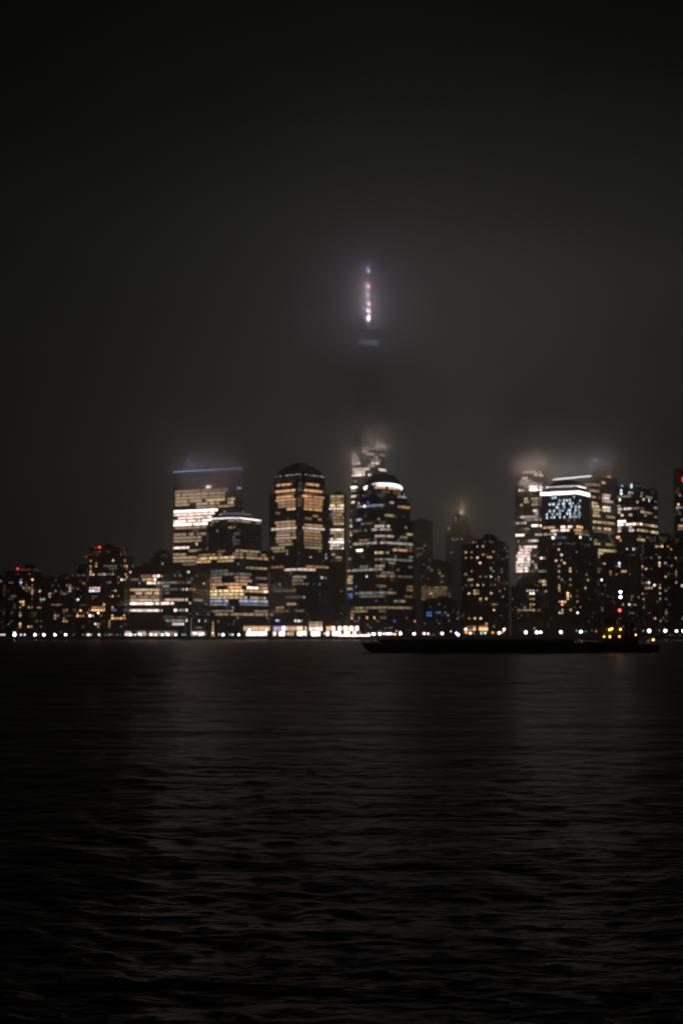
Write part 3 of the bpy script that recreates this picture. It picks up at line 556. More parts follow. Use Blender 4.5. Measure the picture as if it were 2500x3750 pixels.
# --- right cluster
b6 = Building('office_tower', 'pale pink lit tower whose top dissolves into cloud, right of the fog gap', 'skyscraper', [(1888, 1975, 2002, 1880, 25, 1700, None)], wall=(.06, .055, .05), fl=4, bay=2.4, wh=.62)
b6.rows('C6', '''260 200 400 w7.0; 285 330 420 w7.5; 320 190 260 w7.5; 345 150 300 t6.1; 380 160 400 w5.6; 405 200 240 w5.6; 410 270 420 w8.2; 445 270 410 w9.6; 463 165 200 w8; 430 190 250 t4.6; 575 220 245 y6; 565 300 410 y5.4; 605 220 265 y5.6; 620 160 195 y6; 600 290 400 t4; 632 290 400 t4.6; 697 310 370 w7; 728 340 370 w6.4; 755 185 210 w6.4; 765 220 390 w5; 795 215 290 w4.4; 793 320 410 w5.2; 850 125 240 w6; 855 300 415 w8.6; 900 200 270 t4; 970 125 215 w8.6; 985 350 410 w6;
 1022 270 415 w6.2; 1053 310 375 w7; 1118 160 360 w7.6; 1155 140 290 w7.6; 1192 135 270 w7.4; 1228 135 270 w7.8; 1262 135 270 w8.2; 1295 135 270 w7.8; 1328 135 270 w7; 1358 135 270 w8; 1390 135 270 w8.2; 1220 320 345 t4; 1310 330 360 t5; 1345 330 360 w6.4; 1388 270 370 g3; 1560 240 370 t2''', prob=.95).pts('C6', '312,1283,c6.5 230,840,w7 198,757,w7 145,1040,t5').fill(50, 'tw', 1, 3, run=3).done()
b7 = Building('apartment_building', 'low dark block under the pale pink tower with a lit stair column', 'building', [(1868, 1960, 1990, 1600, 10, 2148, None)], wall=dkst, **AP)
b7.rows('C6', '1610 255 365 w5.6; 1655 275 330 w8.8; 1717 290 330 y5.4; 1760 285 330 o6').pts('C6', '158,1838,y4.5 185,1838,y4 215,1840,c5 245,1838,y5 290,1838,y5 322,1838,y6 365,1835,y5 392,1833,y5.5 288,1797,o4 218,1797,g4').fill(24, 'gt', 0, 1.8).done()

b9 = Building('office_tower', 'tall glass tower with a white light bar along its shoulder behind the dotted facade', 'skyscraper', [(2028, 2167, 2263, 1860, 24, 1742, None), (2148, 2170, 2250, 1868, 24, 1692, 1742, 6)], wall=glassy, fl=4.1, bay=2.2)
b9.strip(0, 'W', 7.8, h=1.6, dz=-1.2, out=.6, only=-1)
b9.rows('C6', '''375 910 1080 y4.4; 385 1105 1140 y6; 300 1155 1210 o5.8; 468 950 1070 y5.2; 535 960 1030 t5; 605 990 1050 y6.8; 635 985 1060 y7; 670 1000 1085 y6; 705 1010 1060 y5.4; 738 1005 1080 y6; 520 1115 1190 w6; 555 1115 1190 w7; 585 1120 1230 w6; 655 1120 1200 w7.6; 690 1120 1200 w7; 755 1160 1240 y5.2; 805 1010 1040 y4.4; 840 1010 1085 y6.2; 850 1090 1240 y5.2; 908 1010 1085 y6.6; 920 1130 1200 o7; 880 1020 1060 y3; 1078 1020 1080 y5; 1085 1150 1210 y5; 1040 1020 1050 y4; 1140 1070 1190 y6.2; 1170 1190 1300 y5.4; 1195 1070 1115 y6.4; 1220 1075 1110 y6; 1245 1080 1115 y5; 1355 980 1070 y3; 1390 980 1070 g3; 1550 980 1060 g3.4; 1500 980 1060 g2.5; 1650 1000 1060 g4; 935 1020 1240 g2.6''')
b9.pts('C6', '1125,385,y7 1180,303,o7 1190,300,o6 1240,1075,g5 1225,1060,g4 1190,990,g4 1200,1020,g4').fill(90, 'ygt', 0, 2.6, run=4)
for px_, py_ in ((2040, 1728), (2075, 1722), (2110, 1716), (2145, 1708), (2190, 1690), (2230, 1700)): b9.crown_light(px_, py_, 1840, (1, .92, .88), 1300)
b9.crown_light(2182, 1675, 1850, (.75, .82, 1), 2500)
for px_, py_ in ((1900, 1712), (1925, 1690), (1950, 1700), (1975, 1684), (1998, 1700)): b6.crown_light(px_, py_, 1852, (1, .77, .64), 2300)
b9.roof_lamp(2178, 1684, 1862, 'b', 7.6, 2.0, name='roof_lamp').done()

w1 = Building('office_tower', 'dark tower with a facade of scattered cold white dots under a bright double crown', 'skyscraper',
    [(1966, 2115, 2172, 1650, 30, 1960, None, 4), (1978, 2112, 2162, 1655, 30, 1803, 1960, 4), (1998, 2111, 2150, 1660, 30, 1781, 1803, 3)], wall=(.07, .065, .06), fl=3.9, bay=1.8, roofz=0)
p, z0_, z1_ = w1.tiers[2]; mb = MB(); zt = zat(1756, 1668); q2 = offset(p, -2); ccx = sum(a_[0] for a_ in q2)/len(q2); ccy = sum(a_[1] for a_ in q2)/len(q2)
mb.prism(q2, z1_+.6, z1_+3, mat('slate_roof', (.03, .033, .036), .6)); mb.prism(offset(q2, -.3), z1_+3, zt, MATS['slate_roof'], [(ccx+(x-ccx)*.62, ccy+(y-ccy)*.62) for x, y in q2]); w1.part(mb, 'mansard_roof')
w1.strip(1, 'W', 8.6, h=2.2, dz=-1.4, out=.7, name='crown_light').lamps(1, 2.1, 'W', 9.4, .8, dz=1.6, outw=1.1).lamps(2, 2.1, 'W', 8.8, .8, dz=.6, outw=.5)
for y, xs in ((515, '498 505 535 545 583 622 660 705 742 758 782'), (563, '533 578 620 665 707 742 853'), (605, '547 562 607 651 675 733 769 832'), (640, '500 535 552 587 612 622 675 682 760 767 800 830 852'), (685, '502 556 620 628 650 714 745 757 800 837 850'), (722, '478 494 535 553 585 622 711 743 790 797 833 852'), (760, '475 482 528 560 570 617 624 672 680 748 770 805 838 853')):
    xl = []
    for x in xs.split():
        if not xl or int(x)-int(xl[-1]) >= 19: xl.append(x)
    w1.pts('C6', ' '.join('%s,%d,c%.1f' % (x, y+random.randint(-2, 2), random.uniform(6.4, 7.8)) for x in xl))
w1.rows('C6', '885 425 580 o6.6; 875 640 760 w8; 865 820 880 o7.4; 920 520 610 w7; 915 640 730 w8; 910 760 870 o6.4; 965 430 570 g5; 945 800 875 t5; 1240 380 480 y4.4; 1390 380 460 g4; 1508 390 490 y4.6; 1555 430 495 t6; 1635 390 495 y6; 930 880 1000 o1.5; 958 880 1050 g3.2; 990 600 700 b3')
w1.pts('C6', '558,995,w9 537,1010,w9.4 567,985,w8 857,988,w9.4 845,995,w8 736,1020,G7 975,1010,g6.5 410,1238,w8.5 430,1508,y7 445,1508,y6 718,800,y4 795,798,y3.5 512,1653,y5').fill(70, 'gt', 0, 2.2, zmax=80, run=3).done()

b10 = Building('office_tower', 'right tower with scattered white lights near its top and a bright pink row below', 'skyscraper', [(2256, 2340, 2408, 1800, 22, 1782, None), (2262, 2330, 2395, 1806, 22, 1772, 1782)], wall=glassy, fl=4, bay=2.2)
b10.pts('C7', '515,455,c9 515,447,c8 515,485,w7.5 600,450,c5.5 600,502,w8.5 600,492,c8 485,540,c9.4 485,550,c8.5 750,548,c9 750,540,c8 812,560,c8.5 720,490,t6.5 730,465,c5.5 780,503,y6.5 797,503,y6.5 829,511,y6 685,563,o6.5 568,480,y6 625,475,t5.5 567,1058,c7 642,1052,c7 710,920,y5 878,570,g4')
b10.rows('C7', '490 470 640 y4.4; 600 480 500 t5; 622 480 520 w6.2; 655 480 500 w6; 680 475 500 w6.4; 615 545 620 w6.4; 640 550 590 w7; 705 515 540 t6.8; 700 600 625 t6; 620 650 700 y4.4; 640 725 745 t4; 680 730 780 t6.4; 660 760 830 t4.4; 710 760 780 t5; 785 470 550 w9.4; 805 475 540 w8.4; 783 550 650 w8.2; 778 660 720 o6.4; 790 715 745 w8; 827 810 890 t6.4; 835 590 630 w6.2; 860 590 635 w7; 875 470 510 t7; 830 485 505 w5; 875 680 790 y6; 887 820 905 y6.6; 930 450 510 o7.6; 980 490 515 t5.6; 975 680 755 y6; 958 790 820 t6.4; 800 740 830 o5; 705 870 895 g4; 620 860 890 g4')
b10.fill(60, 'gtc', 0, 2.4, run=3)
for x, y, c, I in ((517, 378, 'b', 7), (618, 370, 'c', 8.6), (618, 392, 'c', 8.6), (598, 448, 'c', 6.5)): b10.roof_lamp(2100+x/2.94, 1650+y/2.94, 1800, c, I, .9, name='roof_lamp')
b10.done()
b11 = Building('office_tower', 'slim tower cut by the right picture edge with a red lamp near its top', 'skyscraper', [(2470, 2530, 2600, 1780, 30, 1712, None)], wall=dkst, fl=3.9, bay=2.2)
b11.pts('C7', '1119,585,o8 1138,470,y5 1135,995,t5.5 1155,183,o5').rows('C7', '628 1105 1155 c4.4; 808 1120 1165 o6.4; 860 1120 1160 y3.6; 755 1150 1170 g4').fill(60, 'yog', 0, 2.6, run=2).pane(2499, 1755, 'R', 8, 2.5, 5, 'red_light').done()

b8 = Building('apartment_building', 'dark apartment tower with a rounded roofline in front of the dotted facade', 'apartment building', [(1988, 2115, 2192, 1590, 18, 1996, None, 7), (2012, 2110, 2170, 1595, 18, 1978, 1996, 7)], wall=brick, **AP)
b8.pts('C6', '595,1147,y7 640,1203,w7.5 595,1262,o7.5 630,1262,o5.5 690,1287,w7 735,1345,o6.5 735,1375,o7.5 600,1325,g4.5 605,1385,g5.5 730,1470,y4.5 603,1470,g4.5 650,1475,t4.5 605,1560,o5.5 605,1590,y6.5 605,1615,y5 745,1557,o4.5 700,1640,o9 710,1665,o8.6 740,1678,o6 710,1700,y7 655,1735,o8.6 668,1740,o7.5 610,1740,o5.5 655,1760,o8 745,1825,o6.5 837,1855,w8.4 660,1830,t6 663,1860,g5.5 615,1858,y7 835,1735,t4.5 845,1790,o4 923,1415,y6.5 940,1505,y7 920,1592,w7 636,1080,g4 908,1100,g3 815,1165,o3').fill(60, 'gto', 0, 2.2).done()
b12 = Building('apartment_building', 'dark mid height block with few lit windows behind the tug mast', 'apartment building', [(2194, 2296, 2336, 1600, 12, 2030, None), (2225, 2300, 2330, 1604, 12, 2022, 2030)], wall=brick, **AP)
b12.pts('C7', '321,1209,o6.5 309,1387,w8.5 499,1230,c8.5 499,1240,c7 530,1298,o7 550,1300,o7 397,1305,o5 400,1350,o3.5 455,1350,o3.5 652,1108,o7.6 620,1110,o6 595,1140,t4 603,1335,y4 215,1545,g4 310,1718,g3 578,1670,w8.4 622,1668,t5 658,1670,w7 525,1670,y5 627,1577,o7 620,1608,y5 697,1577,t6 440,1262,o3').rows('C7', '1737 570 650 g3').fill(40, 'gto', 0, 2).done()
b13 = Building('apartment_building', 'wide dark apartment building with a stepped top at the right edge', 'apartment building', [(2334, 2440, 2530, 1590, 16, 1985, None, 8), (2362, 2440, 2500, 1595, 16, 1962, 1985, 9)], wall=brick, **AP)
b13.pts('C7', '935,1020,o8 895,1047,o6.5 925,1045,o5.5 1000,1045,o4.5 1048,1065,o6 908,1162,g5 912,1215,o8.5 912,1235,o8 912,1258,o7 982,1225,b6 1091,1157,o6.5 1055,1235,y5 1100,1297,y5.5 725,1258,w9 728,1248,o8 773,1290,o7 992,1350,y6 1100,1345,o5.5 735,1355,c4.5 735,1417,t5 775,1415,c4.5 805,1425,c9 807,1415,c8 855,1445,w8.5 1103,1417,y6.6 850,1480,w6 780,1485,y5.4 810,1490,o6.6 835,1480,o6 925,1445,o4.4 923,1480,y6 727,1547,o7 917,1545,y6 988,1510,c3.4 1155,1455,w8.4 750,1600,y6.6 925,1608,y5 752,1697,c5 875,1797,o6.6 940,1825,y4.4 1165,1825,y5 1000,1760,y4.4 820,1160,g3').fill(90, 'gtoc', 0, 2.4).done()

# --- quayside pavilions
PV = dict(fl=5.5, bay=3.2, ww=.86, wh=.8, wall=(.12, .12, .12), roofz=0)
a = Building('ferry_pavilion', 'long low white lit glass pavilion at the quay below the pale lit office block', 'pavilion', [(452, 650, 655, 1522, 2, 2306, None)], **PV)
a.rows('C2', '2085 330 430 g5; 2085 500 575 g4.4; 2085 640 775 g4.8; 2110 180 250 w5.2; 2120 320 380 w4.6; 2115 460 570 w4; 2120 660 780 w3.6', jit=.6).done()
a = Building('ferry_pavilion', 'small brightly lit white pavilion at the quay left of the lit obelisk', 'pavilion', [(705, 752, 756, 1520, 3, 2306, None)], **PV)
a.rows('C2', '2100 955 1105 w6.8; 2125 960 1100 w5.6', jit=.5).done()
a = Building('restaurant_building', 'low waterside building with orange upper windows and a glowing ground floor', 'building', [(893, 1116, 1122, 1530, 3, 2286, None)], **PV)
a.rows('C3', '2045 610 700 t5.4; 2045 700 900 o6.2; 2050 930 1010 v5.8; 2050 1010 1040 b6; 2045 1050 1220 t5.6; 2040 1220 1320 t6.8; 2105 640 720 w8; 2105 720 1080 w8.2; 2105 1100 1160 t5; 2105 1220 1320 w8', jit=.4)
a.pts('C3', '1060,2050,b9').done()
a = Building('glass_atrium', 'beige lit glass atrium on the quay between the two glowing waterside buildings', 'building', [(1132, 1182, 1190, 1528, 6, 2282, None)], **dict(PV, fl=5.2, bay=2.4))
a.rows('C3', '2010 1360 1500 t5.6; 2050 1360 1510 t6; 2080 1370 1500 w7; 2110 1380 1500 w9', jit=.7).done()
a = Building('restaurant_building', 'waterside building with a row of orange arched windows over a glowing white ground floor', 'building', [(1194, 1312, 1318, 1530, 4, 2284, None)], **PV)
a.rows('C4', '2055 285 620 o6.6; 2030 420 560 y2; 2115 290 620 w8.6', jit=.5).pts('C4', '357,2055,w8.5 420,2055,w8.5 475,2055,w9 550,2055,w9 600,2055,w9').done()
mb = MB(); q0 = at(1240, 2324, 1516); q1 = at(1356, 2328, 1512); mb.box(((q0.x+q1.x)/2, 1512, GZ+1.2), (q1.x-q0.x, 3, 1.6), emit('w', 8.6)); mb.box(((q0.x+q1.x)/2, 1513, GZ+2.4), (q1.x-q0.x+2, 6, .3), concrete)
mb.box(((q0.x+q1.x)/2, 1512.5, GZ+.2), (q1.x-q0.x+1, 5, .4), concrete)
tag(mb.build('lit_canopy'), 'long low glowing canopy on the quay right of the arched window building', 'canopy')
a = Building('restaurant_building', 'small kiosk building with amber windows at the foot of the scattered window tower', 'building', [(1706, 1785, 1790, 1528, 4, 2296, None)], **PV)
a.rows('C5', '1895 670 755 o7.2; 1895 785 880 o7.2', jit=.3).done()

# obelisk and flagpole, floodlight painted in as their own glow
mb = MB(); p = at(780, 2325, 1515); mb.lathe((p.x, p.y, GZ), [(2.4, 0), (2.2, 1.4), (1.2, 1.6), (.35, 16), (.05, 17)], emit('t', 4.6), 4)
tag(mb.build('obelisk'), 'slender glowing obelisk on the quay right of the small white pavilion', 'monument')
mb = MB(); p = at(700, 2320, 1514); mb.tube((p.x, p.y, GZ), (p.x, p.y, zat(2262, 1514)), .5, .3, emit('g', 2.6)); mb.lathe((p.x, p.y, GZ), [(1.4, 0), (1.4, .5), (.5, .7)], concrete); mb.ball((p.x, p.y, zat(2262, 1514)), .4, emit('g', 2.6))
tag(mb.build('flagpole'), 'tall dimly glowing flagpole on the quay left of the small white pavilion', 'flagpole')

# ------------------------------------------------------------------ promenade lamps
polem = mat('lamp_post', (.05, .055, .05), .5, .5)
def lamp(px, py, c, I, r, label, group, D=None):
    D = D or 1506+random.uniform(0, 6); p = at(px, py, D); z = max(p.z, GZ+2.2); I += random.uniform(-1.3, .3); r *= random.uniform(.8, 1.12)
    root = empty('street_lamp', (p.x, p.y, GZ), label, 'street lamp', group)
    mb = MB(); mb.tube((0, 0, 0), (0, 0, z-GZ-r), .13, .09, polem); mb.lathe((0, 0, 0), [(.35, 0), (.3, .5), (.14, .9)], polem, 8); mb.lathe((0, 0, z-GZ+r*.85), [(r*.7, 0), (.2, .3)], polem, 8); mb.build('pole', root)
    mb = MB(); mb.ball((0, 0, 0), r, emit(c, I), 10); o = mb.build('lamp_globe', root); o.location = (0, 0, z-GZ)
    return root
def crop(c, x, y): ox, oy, s_ = CROP[c]; return ox+x/s_, oy+y/s_
gl = 'street lamps along the far river promenade'
def lamps(c, txt, label, group=gl):
    for e in txt.split():
        x, y, k = e.split(','); px, py = crop(c, float(x), float(y)); I = float(k[1:]); lamp(px, py, k[0], I, .6+.17*max(0, I-7), label, group)
lamps('C1', '20,1352,W8 52,1355,w9 170,1340,W11 170,1312,W10 243,1350,W8.6 285,1352,W8.6 405,1355,W11 507,1350,W11 635,1350,W10.6 757,1350,W10.6', 'white street lamp on the promenade below the brick apartment towers', 'white lamps below the left apartment towers')
lamps('C1', '445,1362,R7', 'small red lamp between white promenade lamps at the left', None)
lamps('C1', '12,1350,o7.5 957,1345,y7 992,1345,o7 1035,1350,y7 1045,1375,y8', 'amber street lamp on the promenade at the left', 'amber lamps on the left promenade')
lamps('C1', '1015,1375,W9.4 1262,1372,g6.5 850,1375,G5 1290,1335,g4 1350,1350,g4 1210,1345,g4', 'pale lamp on the quay edge at the left', 'pale lamps on the left quay')
lamps('C1', '1140,1375,b9.6', 'single blue lamp at the water edge below the left brick tower', None)
lamps('C2', '190,2120,w8 215,2120,w8.4 250,2120,W10 300,2122,w8 345,2105,w9 362,2125,w9 440,2118,w7 480,2110,w9.6 485,2125,W9.4 535,2115,w9.6 610,2125,W9.6 665,2105,W9.4 680,2120,w9.4 765,2125,W9.4', 'white street lamp before the long glass pavilion', 'white lamps before the long glass pavilion')
lamps('C2', '845,2113,G7.5 875,2115,g7', 'dim greenish lamp between the pavilion and the flagpole', 'greenish lamps by the flagpole')
lamps('C2', '975,2098,w9 995,2100,w9 1045,2112,w9.5 1075,2105,W10', 'bright white lamp before the small white pavilion', 'white lamps before the small pavilion')
lamps('C2', '1190,2095,w8.6 1262,2110,g7.5 1308,2115,W10.4 1382,2110,g7 1402,2112,g7 1418,2118,G9 1488,2118,w10', 'lamp on the promenade between the lit obelisk and the orange windowed building', 'lamps right of the lit obelisk')
lamps('C2', '1178,2135,R6.5', 'small red lamp at the foot of the lit obelisk', None)
lamps('C3', '670,2060,W9.6 865,2058,W9.6 965,2048,g8 640,2118,w9 660,2118,w9 685,2115,w9 720,2115,w9.4 1110,2107,g8 1240,2105,w9.4 1300,2085,W9.4 1300,2105,W9 1530,2100,g8.4', 'white lamp in front of the glowing waterside buildings', 'white lamps before the glowing waterside buildings')
lamps('C3', '750,2150,b8.6 735,2155,b7.5 840,2145,v7.5', 'faint bluish lamp on the quay edge below the glowing building', 'bluish lamps on the quay edge')
lamps('C4', '730,2118,W8.6 775,2120,W10 790,2122,W10 855,2120,W10.6 897,2118,W8.6 930,2120,W10 943,2118,W10 965,2118,W9.4 1032,2090,w7.5 1073,2100,w7.5 1075,2118,W11 1222,2118,W11 1330,2118,w9.6 1372,2118,w9', 'white promenade lamp at the water above the dark barge bow', 'white lamps above the barge bow')
lamps('C4', '985,2120,o8 1000,2122,o8 1017,2125,o9 638,2108,o8', 'orange lamp among the white lamps above the barge bow', 'orange lamps above the barge bow')
lamps('C5', '370,1943,w10.4 470,1918,g8.4 533,1940,W10 555,1960,b10.4 640,1895,W9.6 693,1940,w10 735,1942,w6.5 820,1940,w9 862,1938,G9.6 1025,1938,w10 1082,1893,W9 1076,1908,W8', 'white street lamp near the amber kiosk building', 'white lamps near the amber kiosk')
lamps('C5', '640,1930,O9 655,1932,o8 950,1933,O9.4 1060,1930,O8 985,1935,o5', 'orange red lamp near the amber kiosk building', 'orange lamps near the amber kiosk')
lamps('C5', '1330,1930,W11 1455,1930,w11 1500,1930,w11', 'large white street lamp above the middle of the dark barge', 'white lamps above the middle of the barge')
lamps('C5', '1427,1887,o7.4', 'small amber lamp above two large white lamps behind the barge', None)
lamps('C6', '633,2083,W11 862,2080,W10.6 1103,2078,W11', 'large white street lamp left of the yellow tug lights', 'white lamps left of the tug lights')
lamps('C7', '30,1940,G7 122,1945,G6.6 240,1945,o7.6 190,1940,g4 745,1940,w6.8 915,1938,g6 655,1922,g4', 'faint small lamp between the large promenade lamps at right', 'faint lamps at the right')
lamps('C7', '810,1940,W11 983,1940,W11 1102,1942,W10.4 1172,1942,W10.8', 'large white street lamp right of the yellow tug lights', 'white lamps right of the tug lights')

# ------------------------------------------------------------------ promenade trees
barkm = mat('bark', (.06, .045, .035), .9, noise=.3, scale=2); leafm = [mat('leaf_dark', (.035, .055, .025), .7), mat('leaf_light', (.06, .085, .035), .7)]
def tree_mesh(h, seed):
    rn = random.Random(seed); tk = MB(); cr = MB(); top = Vector((0, 0, h*.45)); tk.tube((0, 0, 0), top, .28, .18, barkm, 7); tips = []
    for k in range(8):
        a_ = k*.8+rn.random(); e = top+Vector((math.cos(a_)*h*.22*rn.uniform(.6, 1.2), math.sin(a_)*h*.22*rn.uniform(.6, 1.2), h*rn.uniform(.1, .42))); s0 = top-Vector((0, 0, h*.12*rn.random())); tk.tube(s0, e, .12, .04, barkm, 5); tips.append(e)
    for t_ in tips:
        for _ in range(5):
            c = t_+Vector((rn.gauss(0, 1), rn.gauss(0, 1), rn.gauss(0, .8)))*h*.075
            for _ in range(26):
                d = Vector((rn.gauss(0, 1), rn.gauss(0, 1), rn.gauss(0, 1)))*h*.05; q_ = c+d; u_ = Vector((rn.gauss(0, 1), rn.gauss(0, 1), rn.gauss(0, 1))).normalized(); v_ = u_.orthogonal().normalized(); s_ = rn.uniform(.16, .34)
                cr.face([q_-u_*s_, q_+v_*s_*.6, q_+u_*s_, q_-v_*s_*.6], leafm[rn.random() < .4])
    return tk, cr
protos = []
for k in range(4):
    tk, cr = tree_mesh(11+k, k); a_ = tk.build('trunk'); b_ = cr.build('crown'); protos.append((a_, b_))
first = [True]*4
def tree(px, D, sc_, label, group):
    k = random.randrange(4); p = at(px, 2325, D); root = empty('tree', (p.x, D, GZ), label, 'tree', group); root.scale = (sc_, sc_, sc_); root.rotation_euler = (0, 0, random.random()*6.28)
    for o in protos[k]:
        c = o if first[k] else o.copy()
        if not first[k]: COL.objects.link(c)
        c.parent = root
    first[k] = False
for i in range(22): tree(1545+i*44+random.uniform(-12, 12), 1530+random.uniform(-6, 14), random.uniform(.95, 1.45), 'dark leafy tree on the promenade behind the barge and tug', 'trees on the right promenade')
for i in range(9): tree(20+i*50+random.uniform(-12, 12), 1530+random.uniform(-4, 10), random.uniform(.6, .85), 'small dark tree on the promenade below the left apartment towers', 'trees on the left promenade')
for i in range(6): tree(1335+i*34+random.uniform(-8, 8), 1535, random.uniform(.55, .8), 'small dark tree at the foot of the domed tower', 'trees below the domed tower')
for k in range(4):
    if first[k]:
        for o in protos[k]: bpy.data.objects.remove(o)

# ------------------------------------------------------------------ barge and tug (400 m out)
BD = 400.0
def bx(px): return uat(px, 2370)*BD
hullm = mat('hull_steel', (.02, .018, .017), .55, noise=.4, scale=.5); deckm = mat('deck_steel', (.035, .03, .028), .8, noise=.3); tugw = mat('tug_paint', (.05, .045, .04), .5)
x0, x1 = bx(1322), bx(2150)
br = empty('barge', (0, BD, 0), 'long low unlit black barge lying across the river in front of the right shore', 'barge'); br.location = ((x0+x1)/2, BD+7, 0)
off = Vector(br.location)
mb = MB(); yy = (BD, BD+14)
prof = [(x0+5.5, -1.2), (x0+1.2, 1.0), (x0, 2.7), (x1, 2.7), (x1, -1.2)]
i0 = len(mb.v); k = mb.mid(hullm)
for y in yy: mb.v += [(x, y, z) for x, z in prof]
n = len(prof)
for j in range(n): mb.f.append((i0+j, i0+n+j, i0+n+(j+1) % n, i0+(j+1) % n)); mb.mi.append(k)
mb.f.append(tuple(i0+j for j in reversed(range(n)))); mb.mi.append(k); mb.f.append(tuple(i0+n+j for j in range(n))); mb.mi.append(k)
for y in yy: mb.box(((x0+x1)/2, y, 2.5), (x1-x0-.4, .25, .25), hullm)
for i in range(9): mb.tube((x0+5+i*7, BD-.35, 1.5), (x0+5+i*7, BD-.05, 1.5), .5, .5, hullm, 12)
mb.build('hull', br, off)
mb = MB(); mb.box(((x0+x1)/2+1, BD+7, 3.05), (x1-x0-9, 9.5, .65), deckm)
for i in range(7): mb.box((x0+8+i*8.2, BD+7, 3.5), (7.4, 8.8, .3), deckm)
mb.build('hatch_cover', br, off)
for i in range(6):
    mb = MB(); xx = x0+3+i*(x1-x0-6)/5; mb.tube((xx, BD+.9, 2.7), (xx, BD+.9, 3.3), .16, .16, hullm); mb.tube((xx+.7, BD+.9, 2.7), (xx+.7, BD+.9, 3.3), .16, .16, hullm); mb.box((xx+.35, BD+.9, 3.1), (1.3, .2, .15), hullm); mb.build('bollard', br, off)
mb = MB(); mb.tube((x0+2.5, BD+7, 2.7), (x0+2.5, BD+7, 4.6), .1, .08, hullm); mb.build('bow_post', br, off)

tx0, tx1 = bx(2152), bx(2428); TD = BD+7
tg = empty('tugboat', ((tx0+tx1)/2, TD, 0), 'dark tugboat with yellow deck lights, a red lamp and two white mast lights', 'tugboat'); off = Vector(tg.location)
mb = MB(); st = []
Lx = tx1-tx0
for i in range(13):
    f_ = i/12; x = tx0+f_*Lx; hb = 4.0*(1-max(0, (f_-.72)/.28)**2*.75)*(1-max(0, (.12-f_)/.12)**2*.25); sh = 2.1+1.1*(1-f_)**2+.25*f_**3
    st.append([(x, TD-hb, sh), (x, TD-hb*.97, .4), (x, TD-hb*.6, -.9), (x, TD+hb*.6, -.9), (x, TD+hb*.97, .4), (x, TD+hb, sh)])
k = mb.mid(hullm); i0 = len(mb.v)
for s_ in st: mb.v += s_
for i in range(12):
    for j in range(5): a_ = i0+i*6+j; mb.f.append((a_, a_+6, a_+7, a_+1)); mb.mi.append(k)
    a_ = i0+i*6; mb.f.append((a_+5, a_+11, a_+6, a_)); mb.mi.append(k)
mb.f.append(tuple(i0+j for j in range(6))); mb.mi.append(k); mb.f.append(tuple(i0+72+j for j in reversed(range(6)))); mb.mi.append(k)
for i in range(5): mb.tube((tx0+2+i*4, TD-4.4, 1.3), (tx0+2+i*4, TD-4.0, 1.3), .55, .55, hullm, 12)
mb.build('hull', tg, off)
def tbox(name, a0, a1, z0, z1, hw, m=tugw, shrink=0.0):
    mb = MB(); mb.prism([(bx(a0), TD-hw), (bx(a1), TD-hw), (bx(a1), TD+hw), (bx(a0), TD+hw)], z0, z1, m, [(bx(a0)+shrink, TD-hw+shrink*.5), (bx(a1)-shrink*.3, TD-hw+shrink*.5), (bx(a1)-shrink*.3, TD+hw-shrink*.5), (bx(a0)+shrink, TD+hw-shrink*.5)])
    mb.box(((bx(a0)+bx(a1))/2, TD, z1+.08), (bx(a1)-bx(a0)+.5, hw*2+.5, .16), m); return mb.build(name, tg, off)
tbox('deckhouse', 2212, 2345, 2.0, 4.5, 2.9); tbox('upper_cabin', 2216, 2300, 4.66, 7.0, 2.3)
tbox('wheelhouse', 2222, 2272, 7.16, 9.6, 1.9, shrink=.25)
mb = MB(); gz = mat('cabin_glass', (.02, .025, .03), .1)
for i in range(4): mb.box((bx(2228)+i*.95, TD-1.86, 8.6), (.75, .1, .9), gz)
mb.build('wheelhouse_window', tg, off)
for q_ in (2312, 2330):
    mb = MB(); mb.lathe((bx(q_), TD+(1 if q_ == 2312 else -1), 4.6), [(.55, 0), (.5, 3.4), (.62, 3.5), (.6, 3.9)], hullm, 14); mb.build('funnel', tg, off)
mx = bx(2262)
mb = MB(); mb.tube((mx, TD, 9.7), (mx, TD, 18.2), .14, .06, steel); mb.tube((mx-1.2, TD, 14), (mx+1.2, TD, 14), .05, .05, steel, 6); mb.tube((mx+2.3, TD, 9.7), (mx, TD, 14.5), .07, .05, steel, 6); mb.build('mast', tg, off)
mb = MB(); mb.box((mx, TD-.4, 12), (1.9, .25, .3), tugw); mb.build('radar', tg, off)
mb = MB()
for i in range(15):
    x = tx0+1+i*(Lx-2)/14; mb.tube((x, TD-3.4 if i < 12 else TD-2.6, 2.2), (x, TD-3.4 if i < 12 else TD-2.6, 3.4), .03, .03, steel, 4)
mb.tube((tx0+1, TD-3.4, 3.4), (tx0+1+(Lx-2)*11/14, TD-3.4, 3.4), .03, .03, steel, 4); mb.build('railing', tg, off)
def tl(px, py, c, I, r, name, y=None):
    y = y if y is not None else TD-3.2; p = at(px, py, y); mb = MB(); mb.ball((0, 0, 0), r, emit(c, I), 12); o = mb.build(name, tg); o.location = p-off
    ld = None
tl(2270, 2168, 'W', 11.6, .30, 'masthead_light', TD-.45); tl(2270, 2187, 'W', 11.6, .30, 'masthead_light', TD-.45)
mb = MB()
for y_ in (2168, 2187): p = at(2270, y_, TD-.3); mb.tube((mx, TD, p.z-.1), (p.x, TD-.3, p.z-.1), .05, .05, steel, 5)
mb.build('lamp_bracket', tg, off)
tl(2267, 2235, 'R', 11.5, .32, 'side_light', TD-2.6)
for px, py, c, I, r in ((2230, 2306, 'Y', 10.8, .21), (2238, 2303, 'Y', 11, .24), (2270, 2305, 'Y', 10.6, .2), (2231, 2331, 'Y', 10.8, .21), (2266, 2331, 'O', 10.8, .21)): tl(px, py, c, I, r, 'deck_light', TD-2.98 if py > 2310 else TD-3.0)
